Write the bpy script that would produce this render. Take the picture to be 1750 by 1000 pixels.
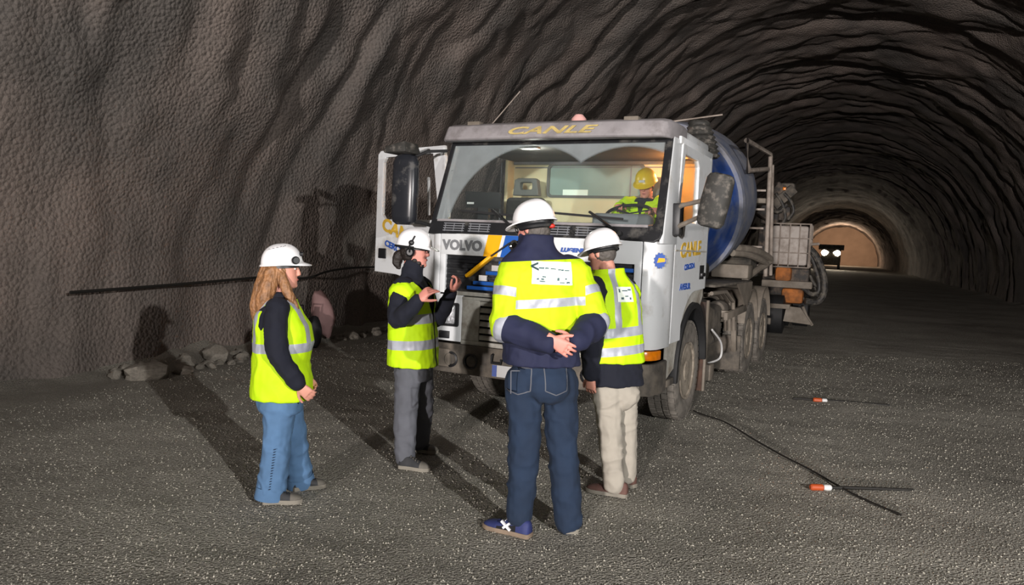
import bpy, bmesh, math, random
import numpy as np
from mathutils import Vector, Matrix, Euler
from mathutils.bvhtree import BVHTree

random.seed(7); rng = np.random.default_rng(7)
scn = bpy.context.scene
COL = scn.collection
for o in list(bpy.data.objects): bpy.data.objects.remove(o)

# ------------------------------------------------------------------ camera
FPX, PITCH, ROLL, CAMH = 1316.0, .0643, .0445, 1.72
_fw = Vector((0, math.cos(PITCH), -math.sin(PITCH))); _up = Vector((0, math.sin(PITCH), math.cos(PITCH))); _rt = Vector((1, 0, 0))
CX = math.cos(ROLL)*_rt + math.sin(ROLL)*_up; CU = -math.sin(ROLL)*_rt + math.cos(ROLL)*_up; CF = _fw
CO = Vector((0, 0, CAMH))
cam = bpy.data.cameras.new('camera'); cam.sensor_width = 36; cam.lens = FPX/1750*36; cam.clip_end = 600; cam.clip_start = .05
camo = bpy.data.objects.new('camera', cam); COL.objects.link(camo)
camo.matrix_world = Matrix(((CX.x, CU.x, -CF.x, CO.x), (CX.y, CU.y, -CF.y, CO.y), (CX.z, CU.z, -CF.z, CO.z), (0, 0, 0, 1)))
scn.camera = camo

# ------------------------------------------------------------------ world, lights, exposure
scn.view_settings.view_transform = 'Standard'; scn.view_settings.look = 'None'
scn.view_settings.gamma = 1; scn.view_settings.exposure = 0.0; scn.view_settings.use_curve_mapping = False
w = bpy.data.worlds.new('world'); scn.world = w; w.use_nodes = True
w.node_tree.nodes['Background'].inputs[0].default_value = (.55, .6, .7, 1)
w.node_tree.nodes['Background'].inputs[1].default_value = .05

def lamp(name, kind, loc, power, color=(1, 1, 1), target=None, size=.3, angle=90, blend=.4, parent=None):
    l = bpy.data.lights.new(name, kind); l.energy = power; l.color = color
    if kind == 'SPOT': l.spot_size = math.radians(angle); l.spot_blend = blend; l.shadow_soft_size = size
    elif kind == 'POINT': l.shadow_soft_size = size
    elif kind == 'AREA': l.size = size
    o = bpy.data.objects.new(name, l); COL.objects.link(o); o.location = loc
    if target is not None: o.rotation_euler = (Vector(target)-Vector(loc)).to_track_quat('-Z', 'Y').to_euler()
    if parent: o.parent = parent
    return o
# floodlight mast standing behind and to the right of the photographer (key), a weaker mast on the left,
# and an unseen spot far behind the camera, added to brighten the vault
lamp('flood_key', 'SPOT', (4.6, -4.6, 3.5), 4300, (1, .975, .95), (-.2, 9, .9), .06, 75, .5)
lamp('flood_side', 'SPOT', (-6.2, -2.5, 2.4), 85, (1, .94, .88), (1, 9, .6), .15, 100, .6)
lamp('vault_fill', 'SPOT', tuple(Vector((math.sin(.4014), math.cos(.4014), 0))*-26+Vector((1.5, -.6, 2.6))), 46000, (1, .92, .88), (12.3, 24, 10.8), .5, 47, .8)

# ------------------------------------------------------------------ helpers
def srgb(h):
    h = h.lstrip('#'); v = [int(h[i:i+2], 16)/255 for i in (0, 2, 4)]
    return tuple((c/12.92 if c <= .04045 else ((c+.055)/1.055)**2.4) for c in v)
MATS = {}
def mat(name, color, rough=.6, metal=0., var=.0, vscale=6., bump=0., bscale=60., dirt=None, dirt_amt=0., dirt_scale=3., spec=.5, coord='Object', bdist=.01, detail=5., sheen=0., dirt_top=None):
    m = bpy.data.materials.new(name); m.use_nodes = True; nt = m.node_tree; N = nt.nodes; L = nt.links
    b = N['Principled BSDF']
    c = srgb(color) if isinstance(color, str) else color
    b.inputs['Base Color'].default_value = (*c, 1); b.inputs['Roughness'].default_value = rough; b.inputs['Metallic'].default_value = metal
    b.inputs['Specular IOR Level'].default_value = spec
    if sheen: b.inputs['Sheen Weight'].default_value = sheen
    tc = N.new('ShaderNodeTexCoord').outputs[coord]
    last = None
    if var > 0:
        n = N.new('ShaderNodeTexNoise'); n.inputs['Scale'].default_value = vscale; n.inputs['Detail'].default_value = detail; L.new(tc, n.inputs['Vector'])
        r = N.new('ShaderNodeMapRange'); r.inputs[1].default_value = .3; r.inputs[2].default_value = .7; r.inputs[3].default_value = 1-var; r.inputs[4].default_value = 1+var; L.new(n.outputs[0], r.inputs[0])
        mx = N.new('ShaderNodeVectorMath'); mx.operation = 'SCALE'; mx.inputs[0].default_value = c; L.new(r.outputs[0], mx.inputs['Scale']); last = mx.outputs[0]
    if dirt is not None:
        n = N.new('ShaderNodeTexNoise'); n.inputs['Scale'].default_value = dirt_scale; n.inputs['Detail'].default_value = 8; n.inputs['Roughness'].default_value = .65; L.new(tc, n.inputs['Vector'])
        r = N.new('ShaderNodeMapRange'); r.inputs[1].default_value = .62-dirt_amt*.5; r.inputs[2].default_value = .8-dirt_amt*.35; L.new(n.outputs[0], r.inputs[0])
        mi = N.new('ShaderNodeMixRGB'); L.new(r.outputs[0], mi.inputs[0])
        if last: L.new(last, mi.inputs[1])
        else: mi.inputs[1].default_value = (*c, 1)
        d = srgb(dirt) if isinstance(dirt, str) else dirt
        mi.inputs[2].default_value = (*d, 1); last = mi.outputs[0]
        rr = N.new('ShaderNodeMapRange'); rr.inputs[3].default_value = rough; rr.inputs[4].default_value = .9; L.new(r.outputs[0], rr.inputs[0]); L.new(rr.outputs[0], b.inputs['Roughness'])
    if last: L.new(last, b.inputs['Base Color'])
    if bump > 0:
        n = N.new('ShaderNodeTexNoise'); n.inputs['Scale'].default_value = bscale; n.inputs['Detail'].default_value = 6; L.new(tc, n.inputs['Vector'])
        bp = N.new('ShaderNodeBump'); bp.inputs['Strength'].default_value = bump; bp.inputs['Distance'].default_value = bdist; L.new(n.outputs[0], bp.inputs['Height']); L.new(bp.outputs[0], b.inputs['Normal'])
    MATS[name] = m
    return m
def emis(name, color, strength):
    m = bpy.data.materials.new(name); m.use_nodes = True; b = m.node_tree.nodes['Principled BSDF']
    b.inputs['Base Color'].default_value = (*color, 1); b.inputs['Emission Color'].default_value = (*color, 1); b.inputs['Emission Strength'].default_value = strength
    MATS[name] = m; return m

def V(*a): return Vector(a)
def tag(o, label=None, cat=None, group=None, kind=None):
    if label: o['label'] = label
    if cat: o['category'] = cat
    if group: o['group'] = group
    if kind: o['kind'] = kind
    return o
def empty(name, loc, rz=0, scale=1):
    o = bpy.data.objects.new(name, None); COL.objects.link(o); o.location = loc; o.rotation_euler = (0, 0, rz); o.scale = (scale,)*3; o.empty_display_size = .2
    return o
def link(name, me, m, parent=None):
    o = bpy.data.objects.new(name, me); COL.objects.link(o)
    if m is not None:
        me.materials.clear(); me.materials.append(MATS[m] if isinstance(m, str) else m)
    if parent: o.parent = parent
    return o
def finish(me, smooth=True, ang=35):
    if smooth:
        me.polygons.foreach_set('use_smooth', [True]*len(me.polygons))
        if ang: me.set_sharp_from_angle(angle=math.radians(ang))
    me.update()
class MB:
    """collects geometry of ONE part"""
    def __init__(s): s.v = []; s.f = []
    def add(s, vs, fs, mtx=None):
        o = len(s.v)
        s.v += [tuple(mtx @ Vector(p)) if mtx else tuple(p) for p in vs]; s.f += [tuple(i+o for i in f) for f in fs]; return s
    def box(s, x0, x1, y0, y1, z0, z1, mtx=None):
        vs = [(x, y, z) for z in (z0, z1) for y in (y0, y1) for x in (x0, x1)]
        return s.add(vs, [(0, 2, 3, 1), (4, 5, 7, 6), (0, 1, 5, 4), (2, 6, 7, 3), (0, 4, 6, 2), (1, 3, 7, 5)], mtx)
    def obox(s, c, ax, ay, az):
        c, ax, ay, az = map(Vector, (c, ax, ay, az))
        vs = [c+ax*i+ay*j+az*k for k in (-1, 1) for j in (-1, 1) for i in (-1, 1)]
        return s.add(vs, [(0, 2, 3, 1), (4, 5, 7, 6), (0, 1, 5, 4), (2, 6, 7, 3), (0, 4, 6, 2), (1, 3, 7, 5)])
    def bar(s, a, b, wx, wy, up=(0, 0, 1)):
        a, b = Vector(a), Vector(b); d = b-a; n = d.normalized(); u = Vector(up)
        if abs(n.dot(u)) > .98: u = Vector((1, 0, 0))
        x = n.cross(u).normalized(); y = x.cross(n)
        return s.obox((a+b)/2, x*wx/2, y*wy/2, d/2)
    def loft(s, rings, cap=True, close=True):
        o = len(s.v); n = len(rings[0]); f = []
        for r in rings: s.v += [tuple(p) for p in r]
        for i in range(len(rings)-1):
            for j in range(n if close else n-1):
                k = (j+1) % n
                f.append((o+i*n+j, o+i*n+k, o+(i+1)*n+k, o+(i+1)*n+j))
        if cap:
            for i, rev in ((0, True), (len(rings)-1, False)):
                c = sum((Vector(p) for p in rings[i]), Vector())/n; s.v.append(tuple(c)); ci = len(s.v)-1
                for j in range(n):
                    k = (j+1) % n; a, b = o+i*n+j, o+i*n+k
                    f.append((ci, b, a) if rev else (ci, a, b))
        s.f += f; return s
    def tube(s, pts, r, seg=10, cap=True, flat=None):
        pts = [Vector(p) for p in pts]; n = len(pts); rs = r if isinstance(r, (list, tuple)) else [r]*n
        t = [(pts[min(i+1, n-1)]-pts[max(i-1, 0)]).normalized() for i in range(n)]
        u = Vector((0, 0, 1)) if abs(t[0].z) < .9 else Vector((1, 0, 0))
        x = t[0].cross(u).normalized(); rings = []
        for i in range(n):
            x = (x - t[i]*x.dot(t[i])).normalized(); y = t[i].cross(x)
            rings.append([pts[i]+(x*math.cos(2*math.pi*k/seg)+y*math.sin(2*math.pi*k/seg))*rs[i] for k in range(seg)])
        return s.loft(rings, cap)
    def lathe(s, prof, org, axis, seg=32, cap=True):
        org, a = Vector(org), Vector(axis).normalized(); u = Vector((0, 0, 1)) if abs(a.z) < .9 else Vector((1, 0, 0))
        x = a.cross(u).normalized(); y = a.cross(x)
        return s.loft([[org+a*h+(x*math.cos(2*math.pi*k/seg)+y*math.sin(2*math.pi*k/seg))*r for k in range(seg)] for h, r in prof], cap)
    def ell(s, c, rx, ry, rz, seg=16, rings=9, rot=None):
        R = []
        for i in range(rings+1):
            th = math.pi*(i+.02 if i == 0 else i-.02 if i == rings else i)/rings
            ring = [Vector((rx*math.sin(th)*math.cos(2*math.pi*k/seg), ry*math.sin(th)*math.sin(2*math.pi*k/seg), -rz*math.cos(th))) for k in range(seg)]
            R.append([Vector(c)+(rot @ p if rot else p) for p in ring])
        return s.loft(R)
    def strip(s, plan, z0, z1, th=.03, lean=0.):
        """vertical wall following a plan curve; thickness goes to the right-hand side of travel reversed"""
        P = [Vector((x, y, 0)) for x, y in plan]; n = len(P); rings = []
        for i in range(n):
            t = (P[min(i+1, n-1)]-P[max(i-1, 0)]).normalized(); nn = Vector((-t.y, t.x, 0))*th
            a, b = P[i], P[i]+nn
            rings.append([Vector((a.x, a.y, z0)), Vector((b.x, b.y, z0)), Vector((b.x, b.y+lean, z1)), Vector((a.x, a.y+lean, z1))])
        return s.loft(rings)
    def mesh(s, name='m', bevel=0., seg=2, smooth=True, ang=35):
        me = bpy.data.meshes.new(name); me.from_pydata(s.v, [], s.f)
        bm = bmesh.new(); bm.from_mesh(me)
        bmesh.ops.recalc_face_normals(bm, faces=bm.faces)
        if bevel:
            es = [e for e in bm.edges if len(e.link_faces) == 2 and e.calc_face_angle(0) > .6]
            bmesh.ops.bevel(bm, geom=es, offset=bevel, segments=seg, affect='EDGES', profile=.5, clamp_overlap=True)
        bm.to_mesh(me); bm.free(); finish(me, smooth, ang); return me
    def build(s, name, m, parent=None, bevel=0., seg=2, smooth=True, ang=35, label=None):
        o = link(name, s.mesh(name, bevel, seg, smooth, ang), m, parent)
        if label: o['label'] = label
        return o
def ev_mesh(o):
    dg = bpy.context.evaluated_depsgraph_get(); dg.update()
    return bpy.data.meshes.new_from_object(o.evaluated_get(dg))
def plate(name, outer, holes, th, mtx, m, parent=None, bevel=0., label=None):
    cu = bpy.data.curves.new(name, 'CURVE'); cu.dimensions = '2D'; cu.fill_mode = 'BOTH'; cu.extrude = max(th/2-bevel, .0005); cu.bevel_depth = bevel; cu.bevel_resolution = 1
    if bevel: cu.offset = -bevel
    for lp in [outer]+list(holes):
        sp = cu.splines.new('POLY'); sp.points.add(len(lp)-1); sp.use_cyclic_u = True
        for p, q in zip(sp.points, lp): p.co = (q[0], q[1], 0, 1)
    t = bpy.data.objects.new('tmp', cu); COL.objects.link(t); me = ev_mesh(t); bpy.data.objects.remove(t); bpy.data.curves.remove(cu)
    me.name = name; me.transform(mtx); finish(me, True, 30); o = link(name, me, m, parent)
    if label: o['label'] = label
    return o
def frame(o, u, v):
    o, u, v = Vector(o), Vector(u).normalized(), Vector(v); v = (v-u*v.dot(u)).normalized(); n = u.cross(v)
    return Matrix(((u.x, v.x, n.x, o.x), (u.y, v.y, n.y, o.y), (u.z, v.z, n.z, o.z), (0, 0, 0, 1)))
def text_mesh(body, size, th=.004, bold=0., shear=0., space=1., sx=1.):
    cu = bpy.data.curves.new('t', 'FONT'); cu.body = body; cu.size = size; cu.extrude = th/2; cu.offset = bold; cu.shear = shear; cu.space_character = space
    cu.align_x = 'CENTER'; cu.align_y = 'CENTER'; cu.resolution_u = 3
    t = bpy.data.objects.new('tmp', cu); COL.objects.link(t); me = ev_mesh(t); bpy.data.objects.remove(t); bpy.data.curves.remove(cu)
    if sx != 1: me.transform(Matrix.Diagonal((sx, 1, 1, 1)))
    return me
def text(name, body, size, mtx, m, parent, **k):
    me = text_mesh(body, size, **k); me.transform(mtx); me.name = name
    return link(name, me, m, parent)
def rrect(x0, x1, y0, y1, r, seg=5):
    rr = r if isinstance(r, (list, tuple)) else [r]*4; out = []
    for (cx, cy, a0), q in zip(((x1, y0, -90), (x1, y1, 0), (x0, y1, 90), (x0, y0, 180)), (rr[0], rr[1], rr[2], rr[3])):
        sx = -1 if cx == x1 else 1; sy = -1 if cy == y1 else 1
        for i in range(seg+1):
            a = math.radians(a0+90*i/seg); out.append((cx+sx*q+q*math.cos(a), cy+sy*q+q*math.sin(a)))
    return out
def noise3(P, seed=0):
    """smooth value noise in [-1,1], P (n,3) numpy"""
    P = np.asarray(P, float); i = np.floor(P).astype(np.int64); f = P-i; f = f*f*(3-2*f)
    def h(a, b, c):
        n = (a*73856093) ^ (b*19349663) ^ (c*83492791) ^ (seed*2654435761 & 0xffffffff); n = (n ^ (n >> 13)) & 0x7fffffff
        n = (n*1274126177) & 0x7fffffff; n = (n ^ (n >> 15))*668265261 & 0x7fffffff; return ((n >> 7) & 0xffff)/32767.5-1
    r = 0
    for dx in (0, 1):
        for dy in (0, 1):
            for dz in (0, 1):
                wgt = (f[:, 0] if dx else 1-f[:, 0])*(f[:, 1] if dy else 1-f[:, 1])*(f[:, 2] if dz else 1-f[:, 2])
                r = r+wgt*h(i[:, 0]+dx, i[:, 1]+dy, i[:, 2]+dz)
    return r
def fbm(P, oct=4, seed=0, gain=.5):
    a = 1; r = 0; P = np.asarray(P, float)
    for k in range(oct): r = r+a*noise3(P*2**k+k*17.3, seed+k); a *= gain
    return r
def np_mesh(name, verts, faces):
    me = bpy.data.meshes.new(name); verts = np.asarray(verts, np.float32); faces = np.asarray(faces, np.int32); k = faces.shape[1]
    me.vertices.add(len(verts)); me.vertices.foreach_set('co', verts.ravel())
    me.loops.add(faces.size); me.loops.foreach_set('vertex_index', faces.ravel())
    me.polygons.add(len(faces)); me.polygons.foreach_set('loop_start', np.arange(0, faces.size, k, dtype=np.int32)); me.polygons.foreach_set('loop_total', np.full(len(faces), k, np.int32))
    me.update(calc_edges=True); me.validate(); return me
def ray(px, py): return CX*((px-875)/FPX)+CU*((500-py)/FPX)+CF
def at(px, py, y):
    """point of the place seen at a pixel, at forward distance y"""
    d = ray(px, py); return CO+d*(y/d.y)
def gnd(px, py, z=0.):
    d = ray(px, py); return CO+d*((z-CAMH)/d.z)

# ------------------------------------------------------------------ materials
def shotcrete(name, c1, c2, bscale, bstr, bdist, speck=.15):
    m = mat(name, c1, .85); nt = m.node_tree; N = nt.nodes; L = nt.links; b = N['Principled BSDF']; b.inputs['Specular IOR Level'].default_value = .35
    tc = N.new('ShaderNodeTexCoord').outputs['Object']
    n = N.new('ShaderNodeTexNoise'); n.inputs['Scale'].default_value = .55; n.inputs['Detail'].default_value = 8; L.new(tc, n.inputs['Vector'])
    r = N.new('ShaderNodeValToRGB'); r.color_ramp.elements[0].position = .36; r.color_ramp.elements[0].color = (*srgb(c2), 1); r.color_ramp.elements[1].position = .62; r.color_ramp.elements[1].color = (*srgb(c1), 1)
    L.new(n.outputs[0], r.inputs[0])
    n3 = N.new('ShaderNodeTexNoise'); n3.inputs['Scale'].default_value = bscale*1.7; n3.inputs['Detail'].default_value = 3; n3.inputs['Roughness'].default_value = .7; L.new(tc, n3.inputs['Vector'])
    m3 = N.new('ShaderNodeMapRange'); m3.inputs[1].default_value = .32; m3.inputs[2].default_value = .68; m3.inputs[3].default_value = 1-speck; m3.inputs[4].default_value = 1+speck; L.new(n3.outputs[0], m3.inputs[0])
    sc3 = N.new('ShaderNodeVectorMath'); sc3.operation = 'SCALE'; L.new(r.outputs[0], sc3.inputs[0]); L.new(m3.outputs[0], sc3.inputs['Scale']); L.new(sc3.outputs[0], b.inputs['Base Color'])
    v = N.new('ShaderNodeTexVoronoi'); v.inputs['Scale'].default_value = bscale; L.new(tc, v.inputs['Vector'])
    n2 = N.new('ShaderNodeTexNoise'); n2.inputs['Scale'].default_value = bscale*1.3; n2.inputs['Detail'].default_value = 5; L.new(tc, n2.inputs['Vector'])
    ad = N.new('ShaderNodeMath'); ad.operation = 'SUBTRACT'; L.new(n2.outputs[0], ad.inputs[0]); L.new(v.outputs['Distance'], ad.inputs[1])
    bp = N.new('ShaderNodeBump'); bp.inputs['Strength'].default_value = bstr; bp.inputs['Distance'].default_value = bdist; L.new(ad.outputs[0], bp.inputs['Height']); L.new(bp.outputs[0], b.inputs['Normal'])
    return m
shotcrete('shotcrete', '#7b7069', '#5d5854', 21, .7, .035)
shotcrete('gravel_floor', '#9c988e', '#837f76', 60, 1., .02, speck=.5)
mat('gravel', '#a8a498', .8, var=.3, vscale=40)
mat('rubble', '#8b857b', .8, var=.25, vscale=6, bump=.6, bscale=25, bdist=.03)
mat('pink_stone', '#9a7a78', .8, var=.12, vscale=5, bump=.3, bscale=20)
mat('truck_white', '#d3d6d8', .32, var=.04, vscale=3, dirt='#9a958c', dirt_amt=.18, dirt_scale=2.2)
mat('truck_white_dirty', '#b7b6ae', .5, var=.08, vscale=4, dirt='#7d766b', dirt_amt=.45, dirt_scale=4)
mat('visor_grey', '#8c888a', .6, var=.1, vscale=8, dirt='#6c6767', dirt_amt=.3, dirt_scale=5)
mat('black_plastic', '#17181b', .45, var=.2, vscale=12, dirt='#55524d', dirt_amt=.15, dirt_scale=6)
mat('black_rubber', '#101113', .7, var=.2, vscale=10)
mat('mirror_black', '#24262b', .3, var=.15, vscale=8, dirt='#5a5855', dirt_amt=.12, dirt_scale=7)
mat('mirror_dusty', '#33322f', .7, var=.25, vscale=14, dirt='#77716a', dirt_amt=.22, dirt_scale=14)
mat('tyre', '#716c65', .9, var=.2, vscale=9, dirt='#4a4641', dirt_amt=.35, dirt_scale=6, bump=.3, bscale=70)
mat('rim', '#938a7d', .8, var=.2, vscale=6, dirt='#5f574c', dirt_amt=.4, dirt_scale=7)
mat('rusty_flap', '#4a352a', .85, var=.3, vscale=5, dirt='#2b2320', dirt_amt=.4)
mat('chassis', '#45413c', .85, var=.3, vscale=6, dirt='#6d655b', dirt_amt=.45, dirt_scale=5)
mat('chassis_dark', '#26241f', .85, var=.3, vscale=6, dirt='#4d473f', dirt_amt=.4)
mat('pale_steel', '#756d63', .7, var=.2, vscale=7, dirt='#645c52', dirt_amt=.4)
mat('drum_blue', '#1d3f80', .45, var=.1, vscale=4, dirt='#596277', dirt_amt=.32, dirt_scale=2.0)
mat('drum_rim', '#5c6478', .7, var=.15, vscale=5, dirt='#7b7b80', dirt_amt=.45, dirt_scale=3)
mat('chrome', '#c9ccd0', .12, metal=1.)
mat('lens_clear', '#b9bcc0', .15, metal=.6, bump=.6, bscale=45, bdist=.02)
mat('amber', '#d9790a', .25, var=.15, vscale=25)
mat('lettering_yellow', '#caa53a', .5, var=.15, vscale=12)
mat('lettering_faded', '#b8a468', .6, var=.25, vscale=14)
mat('lettering_blue', '#2a4f9d', .5)
mat('lettering_grey', '#75777a', .45)
mat('stripe_yellow', '#e8a80c', .4, var=.06, vscale=6)
mat('stripe_blue', '#1c56a8', .4, var=.08, vscale=6)
mat('plate_white', '#c9c9c9', .5)
mat('plate_blue', '#4a5c9c', .5)
mat('cab_cream', '#cfc6a2', .75, var=.08, vscale=3)
mat('cab_grey', '#73757a', .7, var=.1, vscale=6)
mat('seat_cloth', '#3a3835', .9, var=.2, vscale=30)
mat('headrest', '#5b5d5a', .7, var=.1, vscale=9)
mat('sticker', '#dff0e4', .6)
mat('rear_glass', '#7f948d', .45, var=.12, vscale=3)
mat('beacon', '#d9a6a0', .4)
emis('cab_lamp', (1, .45, .18), 1.5)
emis('far_headlight', (1, .82, .6), 60.)
mat('steel_pipe', '#8d837a', .6, var=.2, vscale=9, dirt='#5c5148', dirt_amt=.35)
mat('ibc_plastic', '#a79f98', .6, var=.12, vscale=3, dirt='#7a7068', dirt_amt=.4, dirt_scale=3)
mat('rust_orange', '#9a5a22', .75, var=.3, vscale=5, dirt='#4a3524', dirt_amt=.4)
mat('machine_dark', '#2d2a28', .7, var=.35, vscale=7, dirt='#6b5d50', dirt_amt=.3, dirt_scale=7)
mat('hose_black', '#242322', .6, var=.2, vscale=14, dirt='#69635a', dirt_amt=.35, dirt_scale=9)
mat('orange_plastic', '#a8481f', .5)
mat('red_plastic', '#b3261c', .45)
mat('cable_black', '#15130f', .7)
# clothing
mat('hivis', '#b9e212', .7, var=.05, vscale=9, bump=.25, bscale=240, bdist=.002, spec=.25)
mat('hivis_warm', '#b6d816', .7, var=.05, vscale=9, bump=.25, bscale=240, bdist=.002, spec=.25)
mat('reflective', '#a2a6b0', .45, metal=.1, var=.12, vscale=14, bump=.2, bscale=160, bdist=.002)
mat('navy', '#161b38', .85, var=.14, vscale=7)
mat('navy_dark', '#0b0f1e', .9, var=.14, vscale=7)
mat('near_black', '#0b0c10', .9, var=.1, vscale=7)
mat('denim_light', '#4f7094', .9, var=.2, vscale=5, bump=.3, bscale=420, bdist=.001)
mat('denim_dark', '#13243a', .9, var=.2, vscale=5, bump=.3, bscale=420, bdist=.001)
mat('work_grey', '#55575e', .9, var=.1, vscale=6)
mat('khaki', '#9c968b', .9, var=.08, vscale=6)
mat('skin', '#c98d7b', .55, var=.07, vscale=14)
mat('skin_pink', '#c98679', .55, var=.08, vscale=14)
mat('hair_brown', '#8a6240', .55, var=.4, vscale=30, bump=.5, bscale=70)
mat('hair_dark', '#1d1613', .6, var=.3, vscale=30, bump=.5, bscale=90)
mat('hair_grey', '#4f4a46', .7, var=.3, vscale=40, bump=.4, bscale=90)
mat('helmet_white', '#f0f0f2', .25, var=.015, vscale=5)
mat('helmet_yellow', '#d9b81c', .35, var=.05, vscale=6)
mat('shoe_grey', '#5f5b54', .8, var=.2, vscale=14)
mat('shoe_dark', '#2a2b2e', .8, var=.25, vscale=16)
mat('shoe_blue', '#222b5c', .7, var=.12, vscale=16)
mat('shoe_brown', '#5a3f38', .8, var=.25, vscale=16)
mat('sole_pale', '#7b766c', .8, var=.15, vscale=14)
mat('sole_brown', '#7a6a5a', .8, var=.2, vscale=14)
mat('white_thread', '#d8d8dc', .7)
mat('label_white', '#e6f0e6', .6)
mat('label_ink', '#4a6468', .7)
mat('eye_white', '#e8e4de', .3)
mat('eye_dark', '#2a1c14', .3)
mat('lips', '#a8605a', .5)
# dusty windscreen: clear where the two wipers sweep
def fres(N, L):
    lw = N.new('ShaderNodeLayerWeight'); lw.inputs[0].default_value = .5
    p = N.new('ShaderNodeMath'); p.operation = 'POWER'; p.inputs[1].default_value = 4.; L.new(lw.outputs['Facing'], p.inputs[0])
    m = N.new('ShaderNodeMapRange'); m.inputs[3].default_value = .035; m.inputs[4].default_value = .8; L.new(p.outputs[0], m.inputs[0]); return m.outputs[0]
def windscreen_mat():
    m = bpy.data.materials.new('windscreen_glass'); m.use_nodes = True; nt = m.node_tree; N = nt.nodes; L = nt.links
    out = N['Material Output']; N.remove(N['Principled BSDF'])
    tr = N.new('ShaderNodeBsdfTransparent'); tr.inputs[0].default_value = (.93, .96, .95, 1)
    gl = N.new('ShaderNodeBsdfGlossy'); gl.inputs['Roughness'].default_value = .03
    fr = fres(N, L)
    mx = N.new('ShaderNodeMixShader'); L.new(fr, mx.inputs[0]); L.new(tr.outputs[0], mx.inputs[1]); L.new(gl.outputs[0], mx.inputs[2])
    df = N.new('ShaderNodeBsdfDiffuse'); df.inputs[0].default_value = (*srgb('#8b9294'), 1)
    tc = N.new('ShaderNodeTexCoord'); sp = N.new('ShaderNodeSeparateXYZ'); L.new(tc.outputs['Object'], sp.inputs[0])
    masks = []
    for cx, cz, r1, r2 in ((-.18, 1.93, .83, .05), (.80, 1.93, .81, .05)):
        cb = N.new('ShaderNodeCombineXYZ'); L.new(sp.outputs[0], cb.inputs[0]); L.new(sp.outputs[2], cb.inputs[1])
        d = N.new('ShaderNodeVectorMath'); d.operation = 'DISTANCE'; L.new(cb.outputs[0], d.inputs[0]); d.inputs[1].default_value = (cx, cz, 0)
        a = N.new('ShaderNodeMapRange'); a.inputs[1].default_value = r1-.012; a.inputs[2].default_value = r1+.012; L.new(d.outputs['Value'], a.inputs[0])
        masks.append(a.outputs[0])
    mn = N.new('ShaderNodeMath'); mn.operation = 'MINIMUM'; L.new(masks[0], mn.inputs[0]); L.new(masks[1], mn.inputs[1])
    n = N.new('ShaderNodeTexNoise'); n.inputs['Scale'].default_value = 5; n.inputs['Detail'].default_value = 6; L.new(tc.outputs['Object'], n.inputs['Vector'])
    r = N.new('ShaderNodeMapRange'); r.inputs[1].default_value = .3; r.inputs[2].default_value = .7; r.inputs[3].default_value = .52; r.inputs[4].default_value = .72; L.new(n.outputs[0], r.inputs[0])
    r2 = N.new('ShaderNodeMapRange'); r2.inputs[1].default_value = 0; r2.inputs[2].default_value = 1; r2.inputs[3].default_value = .035; L.new(mn.outputs[0], r2.inputs[0]); L.new(r.outputs[0], r2.inputs[4])
    m2 = N.new('ShaderNodeMixShader'); L.new(r2.outputs[0], m2.inputs[0]); L.new(mx.outputs[0], m2.inputs[1]); L.new(df.outputs[0], m2.inputs[2])
    L.new(m2.outputs[0], out.inputs[0]); MATS['windscreen_glass'] = m
windscreen_mat()
def glass_mat(name, tint, dust):
    m = bpy.data.materials.new(name); m.use_nodes = True; nt = m.node_tree; N = nt.nodes; L = nt.links; N.remove(N['Principled BSDF'])
    tr = N.new('ShaderNodeBsdfTransparent'); tr.inputs[0].default_value = (*tint, 1); gl = N.new('ShaderNodeBsdfGlossy'); gl.inputs['Roughness'].default_value = .03
    fr = fres(N, L); mx = N.new('ShaderNodeMixShader'); L.new(fr, mx.inputs[0]); L.new(tr.outputs[0], mx.inputs[1]); L.new(gl.outputs[0], mx.inputs[2])
    df = N.new('ShaderNodeBsdfDiffuse'); df.inputs[0].default_value = (.3, .31, .3, 1); m2 = N.new('ShaderNodeMixShader'); m2.inputs[0].default_value = dust
    L.new(mx.outputs[0], m2.inputs[1]); L.new(df.outputs[0], m2.inputs[2]); L.new(m2.outputs[0], N['Material Output'].inputs[0]); MATS[name] = m
glass_mat('side_glass', (.9, .93, .92), .05)

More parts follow.
